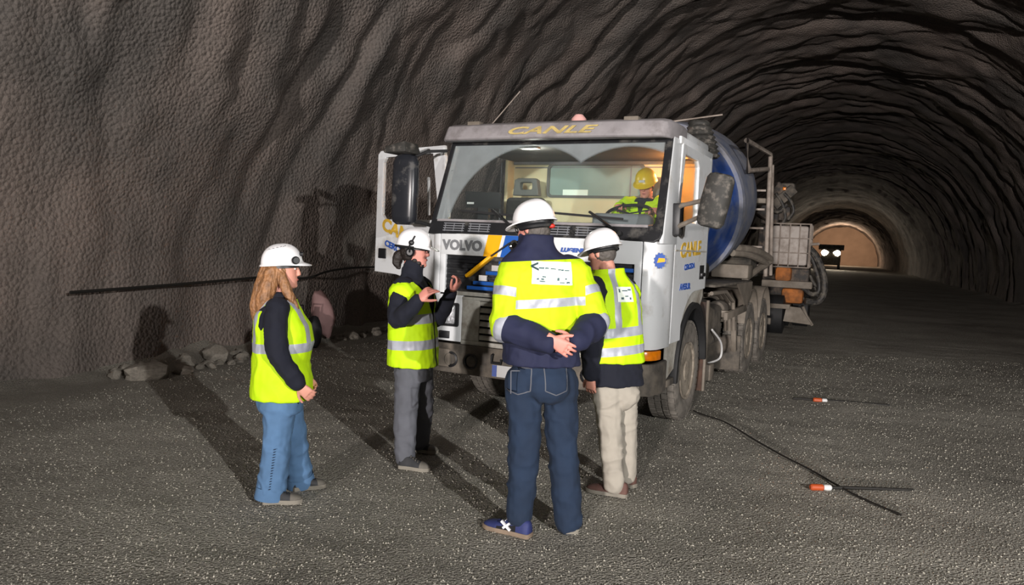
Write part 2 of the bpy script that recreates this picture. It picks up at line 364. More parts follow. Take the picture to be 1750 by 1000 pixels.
# ------------------------------------------------------------------ the tunnel
TYAW = math.radians(23); TT = Vector((math.sin(TYAW), math.cos(TYAW), 0)); TN = Vector((math.cos(TYAW), -math.sin(TYAW), 0))
def tp(a, l, z=0.): return TT*a+TN*l+Vector((0, 0, z))
RAD, ZC = 7.8, 1.0; LC = -8.05+math.sqrt(RAD*RAD-ZC*ZC); TEND = 188.
def vault(name, ph0, ph1, nph, label):
    aa = np.concatenate([np.arange(-46, -4, .8), np.arange(-4, 3, .3), np.arange(3, 34, .085), np.arange(34, 70, .2), np.arange(70, TEND+1, .7)])
    ph = np.radians(np.linspace(ph0, ph1, nph)); A, P = np.meshgrid(aa, ph, indexing='ij'); S = P*RAD
    Q = np.stack([A.ravel(), S.ravel(), np.zeros(A.size)], -1)
    wob = fbm(Q*np.array([.30, .22, 1]), 3, 5)
    wob2 = fbm(Q*np.array([.9, .55, 1])+9, 2, 6)
    K = np.stack([Q[:, 0]*.62+wob*1.1+wob2*.22, Q[:, 1]*.17+wob*.4, np.zeros(len(Q))], -1)
    d = .32*np.abs(fbm(K, 2, 11, .4))                     # sprayed pillows with sharp creases across the arch
    K2 = np.stack([Q[:, 0]*1.7+wob*1.6, Q[:, 1]*.55, np.zeros(len(Q))+3], -1)
    d = d+.085*np.abs(fbm(K2, 2, 21))
    d = d+.045*fbm(Q*np.array([2.4, 2.0, 1]), 3, 31)+.12*fbm(Q*np.array([.16, .12, 1]), 2, 41)
    amp = np.clip((math.pi-np.abs(Q[:, 1]/RAD-math.pi/2)-math.pi/2+.12)*2.2, .55, 1.0)
    r = RAD-d*amp
    l = LC-np.cos(P.ravel())*r; z = ZC+np.sin(P.ravel())*r
    v = A.ravel()[:, None]*np.array(TT)+l[:, None]*np.array(TN); v[:, 2] = z
    n, m = A.shape; i = np.arange(n-1)[:, None]*m+np.arange(m-1)[None]; i = i.ravel()
    me = np_mesh(name, v, np.stack([i, i+m, i+m+1, i+1], -1)); finish(me, True, None)
    o = link(name, me, 'shotcrete'); tag(o, label, 'wall' if 'wall' in name else 'ceiling', kind='structure'); return o
vault('wall_left', -11, 46, 92, 'rough dark grey sprayed concrete tunnel wall ')
bpy.data.objects['wall_left']['label'] = 'rough grey sprayed concrete tunnel wall rising on the left'
vault('ceiling', 45.6, 134.4, 130, 'rippled sprayed concrete vault arching over the truck')
vault('wall_right', 134, 191, 70, 'sprayed concrete tunnel wall on the right of the roadway')
# floor
def ground():
    def g(xs, ys):
        X, Y = np.meshgrid(xs, ys, indexing='ij'); return X, Y
    aa = np.concatenate([np.arange(-46, 2, .6), np.arange(2, 18, .08), np.arange(18, 40, .25), np.arange(40, TEND+1, 2.)]); ll = np.arange(-8.6, 8.7, .1)
    A, Lm = np.meshgrid(aa, ll, indexing='ij'); Q = np.stack([A.ravel(), Lm.ravel(), np.zeros(A.size)], -1)
    z = .012*fbm(Q*np.array([.8, .8, 1]), 3, 3)+.007*fbm(Q*5., 3, 4)
    ruts = np.sin(Q[:, 1]*2.6+noise3(Q*np.array([.15, .5, 1]), 8)*2)*.007+.006*noise3(Q*np.array([.4, 5, 1]), 9)
    z = z+ruts
    edge = np.clip((np.abs(Q[:, 1]-LC)-7.0), 0, 2); z = z+edge*edge*.22+edge*.10*fbm(Q*1.6, 3, 14)
    v = A.ravel()[:, None]*np.array(TT)+Lm.ravel()[:, None]*np.array(TN); v[:, 2] = z
    n, m = A.shape; i = (np.arange(n-1)[:, None]*m+np.arange(m-1)[None]).ravel()
    me = np_mesh('floor', v, np.stack([i, i+1, i+m+1, i+m], -1)); finish(me, True, None)
    o = link('floor', me, 'gravel_floor'); tag(o, 'dark grey crushed gravel roadway of the tunnel', 'floor', kind='structure'); return o
FLOOR = ground()
# loose gravel, uncountable
def gravel():
    n = 80000; y = 2.6+11*rng.random(n)**1.5; x = (rng.random(n)-.5)*2*(y*.70+.2)
    s = .0022+.0065*rng.random(n)**4; s = s*(.85+y*.05)
    base = np.array([(1, 0, 0), (-.5, .9, 0), (-.5, -.9, 0), (0, 0, .75), (.1, .05, -.6)]); base = base[None]*(0.7+.6*rng.random((n, 5, 1)))
    ang = rng.random(n)*6.283; c, sn = np.cos(ang), np.sin(ang)
    v = np.empty((n, 5, 3)); v[:, :, 0] = (base[:, :, 0]*c[:, None]-base[:, :, 1]*sn[:, None])*s[:, None]+x[:, None]
    v[:, :, 1] = (base[:, :, 0]*sn[:, None]+base[:, :, 1]*c[:, None])*s[:, None]+y[:, None]; v[:, :, 2] = base[:, :, 2]*s[:, None]
    Q = np.stack([x*TT.x+y*TT.y, x*TN.x+y*TN.y, np.zeros(n)], -1)
    z = .012*fbm(Q*np.array([.8, .8, 1]), 3, 3)+.007*fbm(Q*5., 3, 4)+np.sin(Q[:, 1]*2.6+noise3(Q*np.array([.15, .5, 1]), 8)*2)*.007+.006*noise3(Q*np.array([.4, 5, 1]), 9)
    ok = (Q[:, 1] > -7.0) & (Q[:, 1] < 6.8); v[:, :, 2] += (z+.002)[:, None]; v = v[ok]; n = len(v)
    f = np.array([(0, 1, 3), (1, 2, 3), (2, 0, 3), (1, 0, 4), (2, 1, 4), (0, 2, 4)]); f = (f[None]+(np.arange(n)*5)[:, None, None]).reshape(-1, 3)
    o = link('loose_gravel', np_mesh('loose_gravel', v.reshape(-1, 3), f), 'gravel'); tag(o, 'small pale loose gravel scattered over the roadway', 'gravel', kind='stuff')
gravel()
def onwall(px, py, l=-7.85):
    d = ray(px, py); n = TN; return CO+d*((l-CO.dot(n))/d.dot(n))
def rock_mesh(seed, sub=2, sharp=.35):
    bm = bmesh.new(); bmesh.ops.create_icosphere(bm, subdivisions=sub, radius=1)
    P = np.array([v.co for v in bm.verts]); d = 1+sharp*fbm(P*1.3+seed*7.1, 3, seed)
    for v, k in zip(bm.verts, d): v.co *= k
    me = bpy.data.meshes.new('rock'); bm.to_mesh(me); bm.free(); me.polygons.foreach_set('use_smooth', [True]*len(me.polygons)); me.set_sharp_from_angle(angle=math.radians(28)); return me
ROCKS = [rock_mesh(k) for k in range(6)]
def rubble_zone(n, a0, a1, l0, l1, s0, s1, label, group, flat=.7, name='rubble_stone'):
    placed = [(q.dot(TT), q.dot(TN), .2) for q in (onwall(508, 560, -7.35), onwall(536, 560, -7.3), onwall(551, 555, -7.55))]; n += 3; k = 0
    while len(placed) < n and k < 4000:
        k += 1
        a = a0+(a1-a0)*random.random(); l = l0+(l1-l0)*random.random(); s = s0+(s1-s0)*random.random()**2; l = max(l, -7.72+s*1.3)
        if any((a-q)**2+(l-r_)**2 < (1.12*(s+t_))**2 for q, r_, t_ in placed): continue
        placed.append((a, l, s))
        o = link(name, ROCKS[len(placed) % 6], None); o.data.materials.clear(); o.data.materials.append(MATS['rubble'])
        e = max(0, abs(l-LC)-7.0); z = e*e*.22
        o.location = tp(a, l, z+s*.35*flat); o.scale = (s*(.8+.6*random.random()), s*(.7+.5*random.random()), s*flat); o.rotation_euler = (random.uniform(-.3, .3), random.uniform(-.3, .3), random.random()*6.28)
        tag(o, label, 'stone', group)
rubble_zone(46, 6.2, 9.6, -8.0, -7.1, .06, .26, 'grey rubble stone in the heap at the wall foot under the sagging cable', 'rubble heap at the wall foot on the left')
rubble_zone(44, 9.8, 13.6, -8.0, -7.45, .04, .15, 'pale broken stone piece along the wall foot between the boulder and the truck', 'broken stones along the wall foot', .6)
rubble_zone(30, 14, 22, -8.0, -7.4, .06, .2, 'small stone at the wall foot beyond the truck', 'stones beyond the truck', .6)
# sagging cable pinned along the wall
def smooth_path(pts, k=6):
    pts = [Vector(p) for p in pts]; out = []
    for i in range(len(pts)-1):
        p0, p1, p2, p3 = pts[max(i-1, 0)], pts[i], pts[i+1], pts[min(i+2, len(pts)-1)]
        for j in range(k):
            t = j/k; out.append(.5*((2*p1)+(p2-p0)*t+(2*p0-5*p1+4*p2-p3)*t*t+(3*p1-p0-3*p2+p3)*t**3))
    return out+[pts[-1]]
cw = [onwall(px, py, -7.68) for px, py in ((120, 500), (230, 492), (330, 484), (400, 478), (450, 474), (500, 476), (530, 474), (560, 464), (600, 458), (650, 456), (700, 452))]
tag(MB().tube(smooth_path(cw), .018, 8).build('wall_cable', 'cable_black'), 'dark cable sagging along the left tunnel wall', 'cable')
# red canister, black sack and pinkish boulder by the wall behind the woman
b = onwall(508, 560, -7.35); r = empty('red_canister', (b.x, b.y, .0)); tag(r, 'small red canister at the wall foot beside the black sack', 'canister')
MB().lathe([(0, .13), (.02, .15), (.44, .15), (.5, .11), (.54, .05), (.6, .05)], (0, 0, .02), (0, 0, 1), 20).build('body', 'red_plastic', r); MB().tube([(-.08, 0, .5), (-.08, 0, .66), (.08, 0, .66), (.08, 0, .5)], .014, 8).build('handle', 'black_plastic', r)
b = onwall(536, 560, -7.3); m_ = rock_mesh(33, 3, .22); m_.transform(Matrix.Diagonal((.12, .12, .26, 1))); m_.polygons.foreach_set('use_smooth', [True]*len(m_.polygons))
o = link('black_sack', m_, 'black_rubber'); o.location = (b.x, b.y, .24); tag(o, 'black sack slumped between red canister and pinkish boulder', 'sack')
b = onwall(551, 555, -7.55); m_ = rock_mesh(41, 3, .16); m_.transform(Matrix.Diagonal((.17, .2, .36, 1)))
o = link('boulder', m_, 'pink_stone'); o.location = (b.x, b.y, .46); o.rotation_euler = (0, -.25, 0); tag(o, 'tall pinkish boulder leaning on the tunnel wall', 'boulder')
# cable and rods on the roadway at the right
cg = [gnd(*p, .015) for p in ((1185, 702), (1200, 708), (1240, 722), (1290, 752), (1340, 780), (1385, 803), (1425, 826), (1470, 850), (1540, 880))]
tag(MB().tube(smooth_path(cg), .008, 8).build('ground_cable', 'cable_black'), 'thin black cable running over gravel from the front wheel', 'cable')
def rod(name, p0, p1, po, label, rr=.016):
    a, b = gnd(*p0, rr), gnd(*p1, rr); r = empty(name, (a.x, a.y, 0)); tag(r, label, 'rod'); q = Vector((a.x, a.y, 0)); c = gnd(*po, rr*1.5)-q; a -= q; b -= q
    d = (b-a).normalized(); MB().tube([a, (a+b)/2+Vector((0, 0, .005)), b], rr, 10).build('shaft', 'cable_black', r)
    MB().lathe([(-.05, rr*1.3), (-.04, rr*1.9), (.04, rr*1.9), (.05, rr*1.3)], c, d, 14).build('coupling', 'orange_plastic', r, label='orange coupling')
    MB().lathe([(.05, rr*1.2), (.06, rr*1.7), (.1, rr*1.7), (.11, rr*1.1)], c, d, 14).build('ferrule', 'plate_white', r)
rod('drill_rod', (1388, 833), (1560, 838), (1396, 833), 'dark rod with orange end lying near the cable', .013)
rod('air_hose', (1355, 681), (1520, 693), (1397, 684), 'black hose with orange and white coupling farther back on the roadway', .015)

# far end of the tunnel: lit bulkhead and an oncoming vehicle with its lamps on
def far_end():
    n = 48; pts = [(0, -.5)]+[(-math.cos(math.radians(-10+200*i/n))*RAD, ZC+math.sin(math.radians(-10+200*i/n))*RAD) for i in range(n+1)]
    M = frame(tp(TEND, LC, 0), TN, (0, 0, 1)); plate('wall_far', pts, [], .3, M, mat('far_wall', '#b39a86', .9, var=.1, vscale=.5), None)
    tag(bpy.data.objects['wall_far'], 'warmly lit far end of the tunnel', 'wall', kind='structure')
    c = tp(TEND-14, LC, 5.5); lamp('far_lamp', 'POINT', c, 3000, (1, .72, .5), None, .4)
    vx = tp(118, LC-1.1, 0); v = empty('oncoming_truck', vx, -TYAW); tag(v, 'distant truck with glowing headlamps at the far end', 'truck')
    MB().box(-1.25, 1.25, 0, 2, .6, 3.0).build('cab', 'chassis_dark', v, bevel=.15); MB().box(-1.7, 1.7, 1.9, 2.3, 2.75, 3.5).build('canopy', 'chassis_dark', v, bevel=.05)
    MB().box(-1.3, 1.3, 2.2, 6, 1.0, 2.9).build('body', 'machine_dark', v, bevel=.08)
    for s in (-1, 1):
        MB().lathe([(0, .34), (.05, .4), (.1, .1)], (s*.85, -.06, 2.3), (0, 1, 0), 16).build('headlamp', 'far_headlight', v)
        for yy in (.9, 4.6): MB().lathe([(-.18, .3), (-.18, .5), (.18, .5), (.18, .3)], (s*1.1, yy, .5), (1, 0, 0), 20).build('wheel', 'black_rubber', v)
        MB().lathe([(0, .14), (.05, .18), (.1, .08)], (s*.5, -.06, 2.35), (0, 1, 0), 16).build('work_lamp', 'far_headlight', v)
        lamp('headlamp_beam', 'SPOT', (s*.85, -.4, 2.3), 1500, (1, .85, .66), (s*.6, -60, .0), .15, 70, .7, v)
far_end()

# ------------------------------------------------------------------ the mixer truck (x to the right in the photo, y to its rear, front face at y = 0)
TS, TXY, TRZ = .961, (.18, 7.024), -.458
TR = empty('mixer_truck', (TXY[0], TXY[1], 0), TRZ, TS)
tag(TR, 'white concrete mixer truck with dusty cab and blue drum parked in tunnel', 'truck')
TMI = (Matrix.Translation((TXY[0], TXY[1], 0)) @ Matrix.Rotation(TRZ, 4, 'Z') @ Matrix.Scale(TS, 4)).inverted()
def TL(px, py, y=None, x=None):
    """truck-frame point under a pixel on the plane y (or x) = const"""
    o = TMI @ CO; d = (TMI @ (CO+ray(px, py)))-o
    return o+d*((y-o.y)/d.y if y is not None else (x-o.x)/d.x)
def T(name, mb, m, parent=None, **k): return mb.build(name, m, parent or TR, **k)
def py_(x): return .03*(x/1.06)**2
def arcp(x0, x1, n=10): return [(x0+(x1-x0)*i/n, py_(x0+(x1-x0)*i/n)) for i in range(n+1)]
RC = [(1.06, .03), (1.12, .045), (1.165, .085), (1.195, .15), (1.21, .25), (1.22, .38), (1.22, .5)]     # right front corner in plan
LCN = [(-x, y) for x, y in reversed(RC)]
# --- front
hood = T('bonnet_panel', MB().strip(arcp(-1.05, 1.05), 1.645, 1.86, .04), 'truck_white', bevel=.008)
T('corner_panel', MB().strip(RC, .88, 1.86, .04), 'truck_white', bevel=.008)
T('corner_panel', MB().strip(LCN, .88, 1.86, .04), 'truck_white', bevel=.008)
for s in (-1, 1): T('bonnet_side', MB().strip([(s*x, py_(x)) for x in ((.985, 1.05) if s > 0 else (1.05, .985))], 1.26, 1.65, .04), 'truck_white', bevel=.006)
T('grille_backing', MB().box(-.99, .99, .07, .1, 1.24, 1.66), 'black_plastic')
sill = T('grille_sill', MB().strip(arcp(-.99, .99), 1.245, 1.285, .05), 'truck_white_dirty', bevel=.008)
def slat_colour(x0): return 'black_plastic'
gr = T('grille', MB().strip([(x, y+.035) for x, y in arcp(-.985, .985)], 1.60, 1.645, .03), 'black_plastic', bevel=.005)
for i in range(6):
    z = 1.31+i*.052; xs = -.88+(z-1.31)*1.35      # the diagonal bar splits the slats: black left, blue right
    T('slat', MB().strip([(x, y+.02+.004*(i % 2)) for x, y in arcp(-.98, max(xs-.02, -.95), 5)], z, z+.03, .035), 'black_plastic', gr, bevel=.004)
    T('slat', MB().strip([(x, y+.015) for x, y in arcp(xs+.15, .98, 8)], z, z+.036, .035), 'stripe_blue' if i in (0, 1, 3, 5) else 'black_plastic', gr, bevel=.004)
    if i in (2, 4): T('slat_end', MB().strip([(x, y+.005) for x, y in arcp(xs+.15, xs+.24, 2)], z-.01, z+.045, .03), 'plate_white', gr, bevel=.003)
# diagonal yellow bar with its black edge, emblem on top
def fr(x, z, off): return Vector((x, py_(x)-off, z))
a, b = TL(797, 472, -.01), TL(840, 438, -.01)
T('diagonal_bar', MB().bar(fr(a.x, a.z, .005), fr(b.x, b.z, .005), .03, .085, up=(0, -1, 0)), 'stripe_yellow', bevel=.004)
a2, b2 = TL(822, 450, -.01), TL(873, 415, -.01); T('bar_edge', MB().bar(fr(a2.x, a2.z, .022), fr(b2.x, b2.z, .022), .014, .014), 'black_rubber')
em = TL(879, 420, -.01); T('emblem', MB().lathe([(0, .05), (.015, .055), (.02, .04), (.012, .03)], fr(em.x, em.z, .0), (0, -1, 0), 20), 'chrome')
T('emblem_arrow', MB().bar(fr(em.x+.03, em.z+.03, .01), fr(em.x+.075, em.z+.07, .01), .02, .02), 'chrome')
# painted stripes on the bonnet
def stripe(x0, x1, m, dx=.05):
    P = [(x0-dx, 1.647), (x1-dx, 1.647), (x1, 1.858), (x0, 1.858)]
    return T('bonnet_stripe', MB().add([fr(x, z, .003) for x, z in P]+[fr(x, z, -.004) for x, z in P], [(0, 1, 2, 3), (7, 6, 5, 4), (0, 4, 5, 1), (1, 5, 6, 2), (2, 6, 7, 3), (3, 7, 4, 0)]), m, hood)
sx = [TL(p, 408, 0).x for p in (834, 858, 864, 893)]
stripe(sx[0], sx[1], 'stripe_yellow'); stripe(sx[2], sx[3], 'stripe_blue')
vl, vr = TL(752, 420, 0), TL(827, 420, 0)
def front_text(name, body, c, size, m, parent=None, **k):
    return text(name, body, size, frame(fr(c.x, c.z, .005), (1, .06*c.x/1.12, 0), (0, 0, 1)), m, parent or TR, **k)
front_text('maker_lettering', 'VOLVO', (vl+vr)/2, .135, 'lettering_grey', hood, bold=.006, sx=1.02)
front_text('bonnet_lettering', 'LUGENE', TL(978, 428, 0), .05, 'lettering_blue', hood, bold=.004, sx=1.25, shear=.2)
# lower front: headlamp panels, lower grille, bumper
for s in (-1, 1):
    pl = arcp(.77, 1.06, 4) if s > 0 else arcp(-1.06, -.77, 4)
    T('headlamp_panel', MB().strip(pl, .775, 1.245, .05), 'truck_white', bevel=.008)
    c = s*.93; hl = T('headlamp', MB().box(c-.135, c+.135, py_(.93)-.035, .06, .925, 1.165), 'black_plastic', bevel=.02)
    T('lens', MB().box(c-.115, c+.105, py_(.93)-.05, .03, .95, 1.145), 'lens_clear', hl, bevel=.02)
    T('side_vent', MB().box(c+.03*s-.06, c+.03*s+.06, -.005+py_(.93)-.01, .03, .80, .875), 'black_plastic', bevel=.004)
    pc = RC if s > 0 else LCN
    ind = [p for p in pc if p[1] < .3]
    T('turn_signal', MB().strip([(x*1.008, y-.012) for x, y in ind], .785, .872, .04), 'amber', bevel=.01)
lg = T('lower_grille', MB().strip(arcp(-.77, .77), .755, .80, .06), 'truck_white_dirty', bevel=.01)
T('lower_grille_back', MB().box(-.76, .76, .09, .12, .77, 1.25), 'chassis_dark')
for i in range(6): T('slat', MB().strip([(x, y+.02) for x, y in arcp(-.765, .765)], .815+i*.068, .862+i*.068, .03, lean=.02), 'truck_white_dirty', lg, bevel=.008)
for s in (-1, 1): T('grille_cheek', MB().strip([(x, y+.005) for x, y in (arcp(-.77, -.57, 4) if s < 0 else arcp(.57, .77, 4))], .80, 1.215, .03), 'truck_white_dirty', lg, bevel=.008)
T('upper_lip', MB().strip(arcp(-.77, .77), 1.205, 1.235, .06), 'truck_white_dirty', lg, bevel=.008)
bpn = [(-1.21, .5)]+[(x*1.0, y-.02) for x, y in LCN[1:-1]]+[(x, y-.03) for x, y in arcp(-1.05, 1.05, 12)]+[(x, y-.02) for x, y in RC[1:-1]]+[(1.21, .5)]
bump = T('bumper', MB().strip(bpn, .46, .755, .05), 'chassis', bevel=.015)
T('bumper_step', MB().strip([(x, y-.05) for x, y in LCN[:-1]]+[(x, y-.06) for x, y in arcp(-1.05, -.86, 3)], .52, .70, .05), 'pale_steel', bump, bevel=.012)
for x in (-.32, .35): T('tow_hook', MB().tube([(x-.05, -.01, .70), (x-.05, -.05, .69), (x-.05, -.055, .62), (x+.05, -.055, .62), (x+.05, -.05, .66)], .014, 8), 'black_rubber', bump)
npc = TL(873, 634, -.04); numpl = T('number_plate', MB().box(npc.x-.20, npc.x+.32, -.045, -.032, .485, .60), 'plate_white', bump, bevel=.003)
T('plate_band', MB().box(npc.x-.2, npc.x-.15, -.048, -.045, .487, .598), 'plate_blue', bump)
for x in (-.85, -.62, .62, .85): T('fog_lamp_recess', MB().lathe([(0, .075), (.02, .08), (.03, .065), (.0, .05)], (x, -.01, .6), (0, -1, 0), 18), 'black_plastic', bump)
# --- windscreen with black surround
SV = Vector((0, .31, .96)).normalized(); SO = Vector((0, .035, 1.85)); SL = 1.0
SM = frame(SO, (1, 0, 0), SV)
sur = plate('windscreen_surround', [(-1.2, 0), (1.15, 0), (1.20, .03), (1.215, .09), (1.19, SL), (-1.14, SL)], [[(-1.145, .15), (1.115, .15), (1.135, .17), (1.14, .2), (1.125, .965), (-1.10, .965)]], .03, SM, 'black_plastic', TR, .004)
ws = plate('windscreen', [(-1.15, .14), (1.145, .14), (1.13, .97), (-1.105, .97)], [], .008, SM @ Matrix.Translation((0, 0, -.004)), 'windscreen_glass', TR)
for x0 in (-1.03, -.74, .1, .40):
    for k in range(4): T('cowl_slat', MB().obox(SM @ V(x0+.12, .035+k*.025, .018), (.12, 0, 0), SV*.005, (0, -.006, 0)), 'cab_grey', sur)
    for q in (.02, .12, .22): T('cowl_rib', MB().obox(SM @ V(x0+q, .072, .017), (.003, 0, 0), SV*.045, (0, -.006, 0)), 'cab_grey', sur)
T('cowl_seam', MB().obox(SM @ V(-.02, .145, .012), (1.1, 0, 0), SV*.012, (0, -.008, 0)), 'visor_grey', sur)
for (p, q) in (((842, 358), (880, 392)), ((1008, 362), (1060, 400))):
    a, b = TL(*p, .10), TL(*q, .03); a.y = SO.y+(a.z-SO.z)*.323-.03; b.y = SO.y+(b.z-SO.z)*.323-.03
    wp = T('wiper', MB().bar(b, a, .03, .018), 'black_rubber')
    T('wiper_blade', MB().bar(a+Vector((-.35, -.002, -.02)), a+Vector((.33, -.002, -.06)), .012, .022), 'black_rubber', wp); T('wiper_pivot', MB().lathe([(0, .025), (.03, .02)], b, (0, -1, .3), 12), 'black_rubber', wp)
# pillars
def pillar(s):
    rings = []
    for t in (0, .3, .6, 1):
        z = 1.84+.99*t; y = .05+.31*t; x = (1.225-.03*t if s > 0 else 1.215-.045*t)
        rings.append([V(s*(x-.03), y-.015, z), V(s*x, y+.02, z), V(s*(x+.005), .53+.1*max(0, (z-2.05)/.75) if s > 0 else y+.12, z), V(s*(x-.05), .53+.1*max(0, (z-2.05)/.75) if s > 0 else y+.12, z)])
    return T('windscreen_pillar', MB().loft(rings), 'truck_white', bevel=.012)
pillar(1); pillar(-1)
# --- visor, roof
vp = [(.17, 2.795), (.145, 2.815), (.215, 2.95), (.33, 2.985), (.62, 2.99), (.62, 2.82), (.26, 2.80)]
rings = []
for x, k, dy in ((-1.165, .94, .05), (-1.12, 1, .0), (-.6, 1, -.03), (0, 1, -.04), (.6, 1, -.03), (1.10, 1, .0), (1.15, .97, .04), (1.18, .9, .12), (1.19, .82, .22)):
    rings.append([V(x, y+dy, 2.80+(z-2.80)*k) for y, z in vp])
vis = T('sun_visor', MB().loft(rings), 'visor_grey', bevel=.01)
def vface(x, t, off=.004): dy = -.04+.03*(x/.6)**2 if abs(x) < .6 else -.03+.03*(abs(x)-.6)/.5; return V(x, .145+dy+.07*t-off, 2.815+.135*t)
cc = TL(937, 223, .16); text('visor_lettering', 'CANLE', .115, frame(V(cc.x, .115+.035-.018, 2.875), (1, .0, 0), (0, .07, .135)), 'lettering_faded', vis, bold=.003, shear=.35, sx=2.4, space=1.04)
roof = T('roof', MB().box(-1.17, 1.17, .5, 1.93, 2.80, 2.965), 'truck_white', bevel=.05, seg=3)
for px in (812, 1080): 
    q = TL(px, 211, .3); T('marker_lamp', MB().box(q.x-.07, q.x+.07, .26, .36, 2.955, 3.005), 'pale_steel', bevel=.008)
q = TL(980, 200, .6); T('beacon', MB().lathe([(0, .09), (.02, .1), (.05, .085), (.12, .075), (.16, .04)], (q.x, .75, 2.96), (0, 0, 1), 20), 'beacon')
a, b = TL(832, 214, .3), TL(889, 156, .3); T('aerial', MB().tube([(a.x, .36, 2.96), tuple(b)], .006, 6), 'steel_pipe')
a, b = TL(1147, 208, 1.0), TL(1235, 196, 1.0); T('aerial', MB().tube([tuple(a), tuple(b)], .008, 6), 'steel_pipe')
# --- right (driver's) door and side
YM = Matrix(((0, 0, 1, 1.195), (1, 0, 0, 0), (0, 1, 0, 0), (0, 0, 0, 1)))
arch = [(1.45-.70*math.cos(math.radians(t)), .55+.82*math.sin(math.radians(t))) for t in range(38, 91, 8)]
door_out = [(.515, .9), (.9, .9)]+arch+[(1.83, 1.38), (1.83, 2.76), (1.78, 2.80), (.62, 2.80), (.515, 2.05)]
win = [(.60, 2.07), (1.30, 2.07), (1.33, 2.10), (1.30, 2.64), (1.24, 2.70), (.72, 2.70)]
drv = plate('driver_door', door_out, [win], .05, YM, 'truck_white', TR, .008)
plate('window_glass', [(.58, 2.05), (1.34, 2.05), (1.32, 2.71), (.70, 2.71)], [], .006, YM, 'side_glass', drv)
T('door_crease', MB().box(1.219, 1.228, .53, 1.82, 1.78, 1.795), 'truck_white_dirty', drv)
T('door_handle', MB().box(1.215, 1.25, 1.60, 1.76, 1.52, 1.56), 'black_plastic', drv, bevel=.008)
T('handle_recess', MB().box(1.216, 1.224, 1.58, 1.78, 1.49, 1.64), 'black_rubber', drv, bevel=.003)
DN = frame(V(1.222, 1.14, 1.80), (0, 1, .05), (0, 0, 1)); text('door_lettering', 'CANLE', .2, DN, 'lettering_yellow', drv, bold=.006, sx=1.35, shear=.1)
text('door_lettering', 'CERCEDA', .075, frame(V(1.222, 1.12, 1.63), (0, 1, .05), (0, 0, 1)), 'lettering_blue', drv, bold=.003, sx=1.3)
text('door_lettering', 'AVESUR', .085, frame(V(1.222, .98, 1.43), (0, 1, 0), (0, 0, 1)), 'lettering_blue', drv, bold=.003, sx=1.4)
# round gear logo on the corner panel
lc = V(1.185, .11, 1.69); lm = frame(lc+V(.012, -.01, 0), (.78, .62, 0), (0, 0, 1))
gear = [((.062 if i % 2 else .05)*math.cos(math.pi*i/12), (.075 if i % 2 else .06)*math.sin(math.pi*i/12)) for i in range(24)]
lo = plate('gear_logo', gear, [], .006, lm, 'lettering_blue', TR); plate('logo_centre', [(-.03, -.02), (.045, -.008), (.045, .022), (-.015, .024)], [], .009, lm, 'stripe_yellow', lo)
T('side_pillar', MB().box(1.17, 1.215, 1.83, 1.93, 1.38, 2.82), 'truck_white', bevel=.01); T('side_pillar', MB().box(-1.215, -1.17, 1.70, 1.93, 1.38, 2.82), 'cab_cream', bevel=.01)
T('cant_rail', MB().box(1.16, 1.215, .55, 1.93, 2.785, 2.86), 'truck_white', bevel=.012); T('cant_rail', MB().box(-1.215, -1.16, .55, 1.93, 2.785, 2.86), 'truck_white', bevel=.012)
# wheel arches
for s in (1, -1):
    prof = []
    for t in range(-4, 185, 9):
        r = math.radians(t); prof.append([V(s*1.21, 1.45-.66*math.cos(r), .53+.72*math.sin(r)), V(s*1.235, 1.45-.66*math.cos(r), .53+.72*math.sin(r)), V(s*1.235, 1.45-.60*math.cos(r), .53+.66*math.sin(r)), V(s*.85, 1.45-.60*math.cos(r), .53+.66*math.sin(r)), V(s*.85, 1.45-.62*math.cos(r), .53+.68*math.sin(r))])
    T('wheel_arch', MB().loft(prof), 'black_rubber', bevel=.004)
    fo = [(.5, .55), (.5, .9), (.9, .9)]+arch+[(1.9, 1.38), (1.9, 1.30)]+[(1.45+.665*math.cos(math.radians(t)), .53+.725*math.sin(math.radians(t))) for t in range(62, 176, 10)]
    M = Matrix(((0, 0, 1, s*1.185), (1, 0, 0, 0), (0, 1, 0, 0), (0, 0, 0, 1))); plate('lower_fender', fo, [], .03, M, 'truck_white_dirty', TR, .004)
    T('mud_flap', MB().box(s*1.2-.17*(s > 0)*2+(.0 if s > 0 else 0), s*1.2+(.34 if s < 0 else 0), 2.14, 2.18, .2, 1.22), 'rusty_flap', bevel=.006)
    T('flap_edge', MB().box(s*1.21-.015, s*1.21+.015, 2.13, 2.20, .2, 1.24), 'pale_steel', bevel=.01)
    T('entry_step', MB().box(s*1.19-.14, s*1.19+.02, .52, .78, .48, .55), 'chassis', bevel=.01)
# --- left door, swung open
ang = math.radians(71); dd = V(-math.sin(ang), math.cos(ang), 0); DO = V(-1.225, .46, 0); DMX = frame(DO, dd, (0, 0, 1))
u0 = .515
dl = plate('passenger_door', [(x-u0, z) for x, z in door_out], [[(x-u0, z) for x, z in ((.66, 2.0), (1.66, 2.0), (1.72, 2.06), (1.72, 2.66), (1.68, 2.72), (.80, 2.72))]], .05, DMX, 'truck_white', TR, .008)
def ondoor(u, z, off=.029): return DO+dd*u-Vector((math.cos(ang), math.sin(ang), 0))*off+V(0, 0, z)
DT = lambda u, z, rot=0: frame(ondoor(u, z), (-dd+V(0, 0, rot)), V(0, 0, 1))
text('door_lettering', 'CANLE', .2, DT(.80, 1.84, -.28), 'lettering_yellow', dl, bold=.008, sx=1.25)
text('door_lettering', 'CERCEDA', .095, DT(.86, 1.66, -.26), 'lettering_blue', dl, bold=.004, sx=1.25)
T('door_pocket', MB().box(-.075, .075, -.06, .06, -.01, .01, frame(ondoor(1.16, 1.60), -dd, (0, 0, 1))), 'black_plastic', dl, bevel=.01)
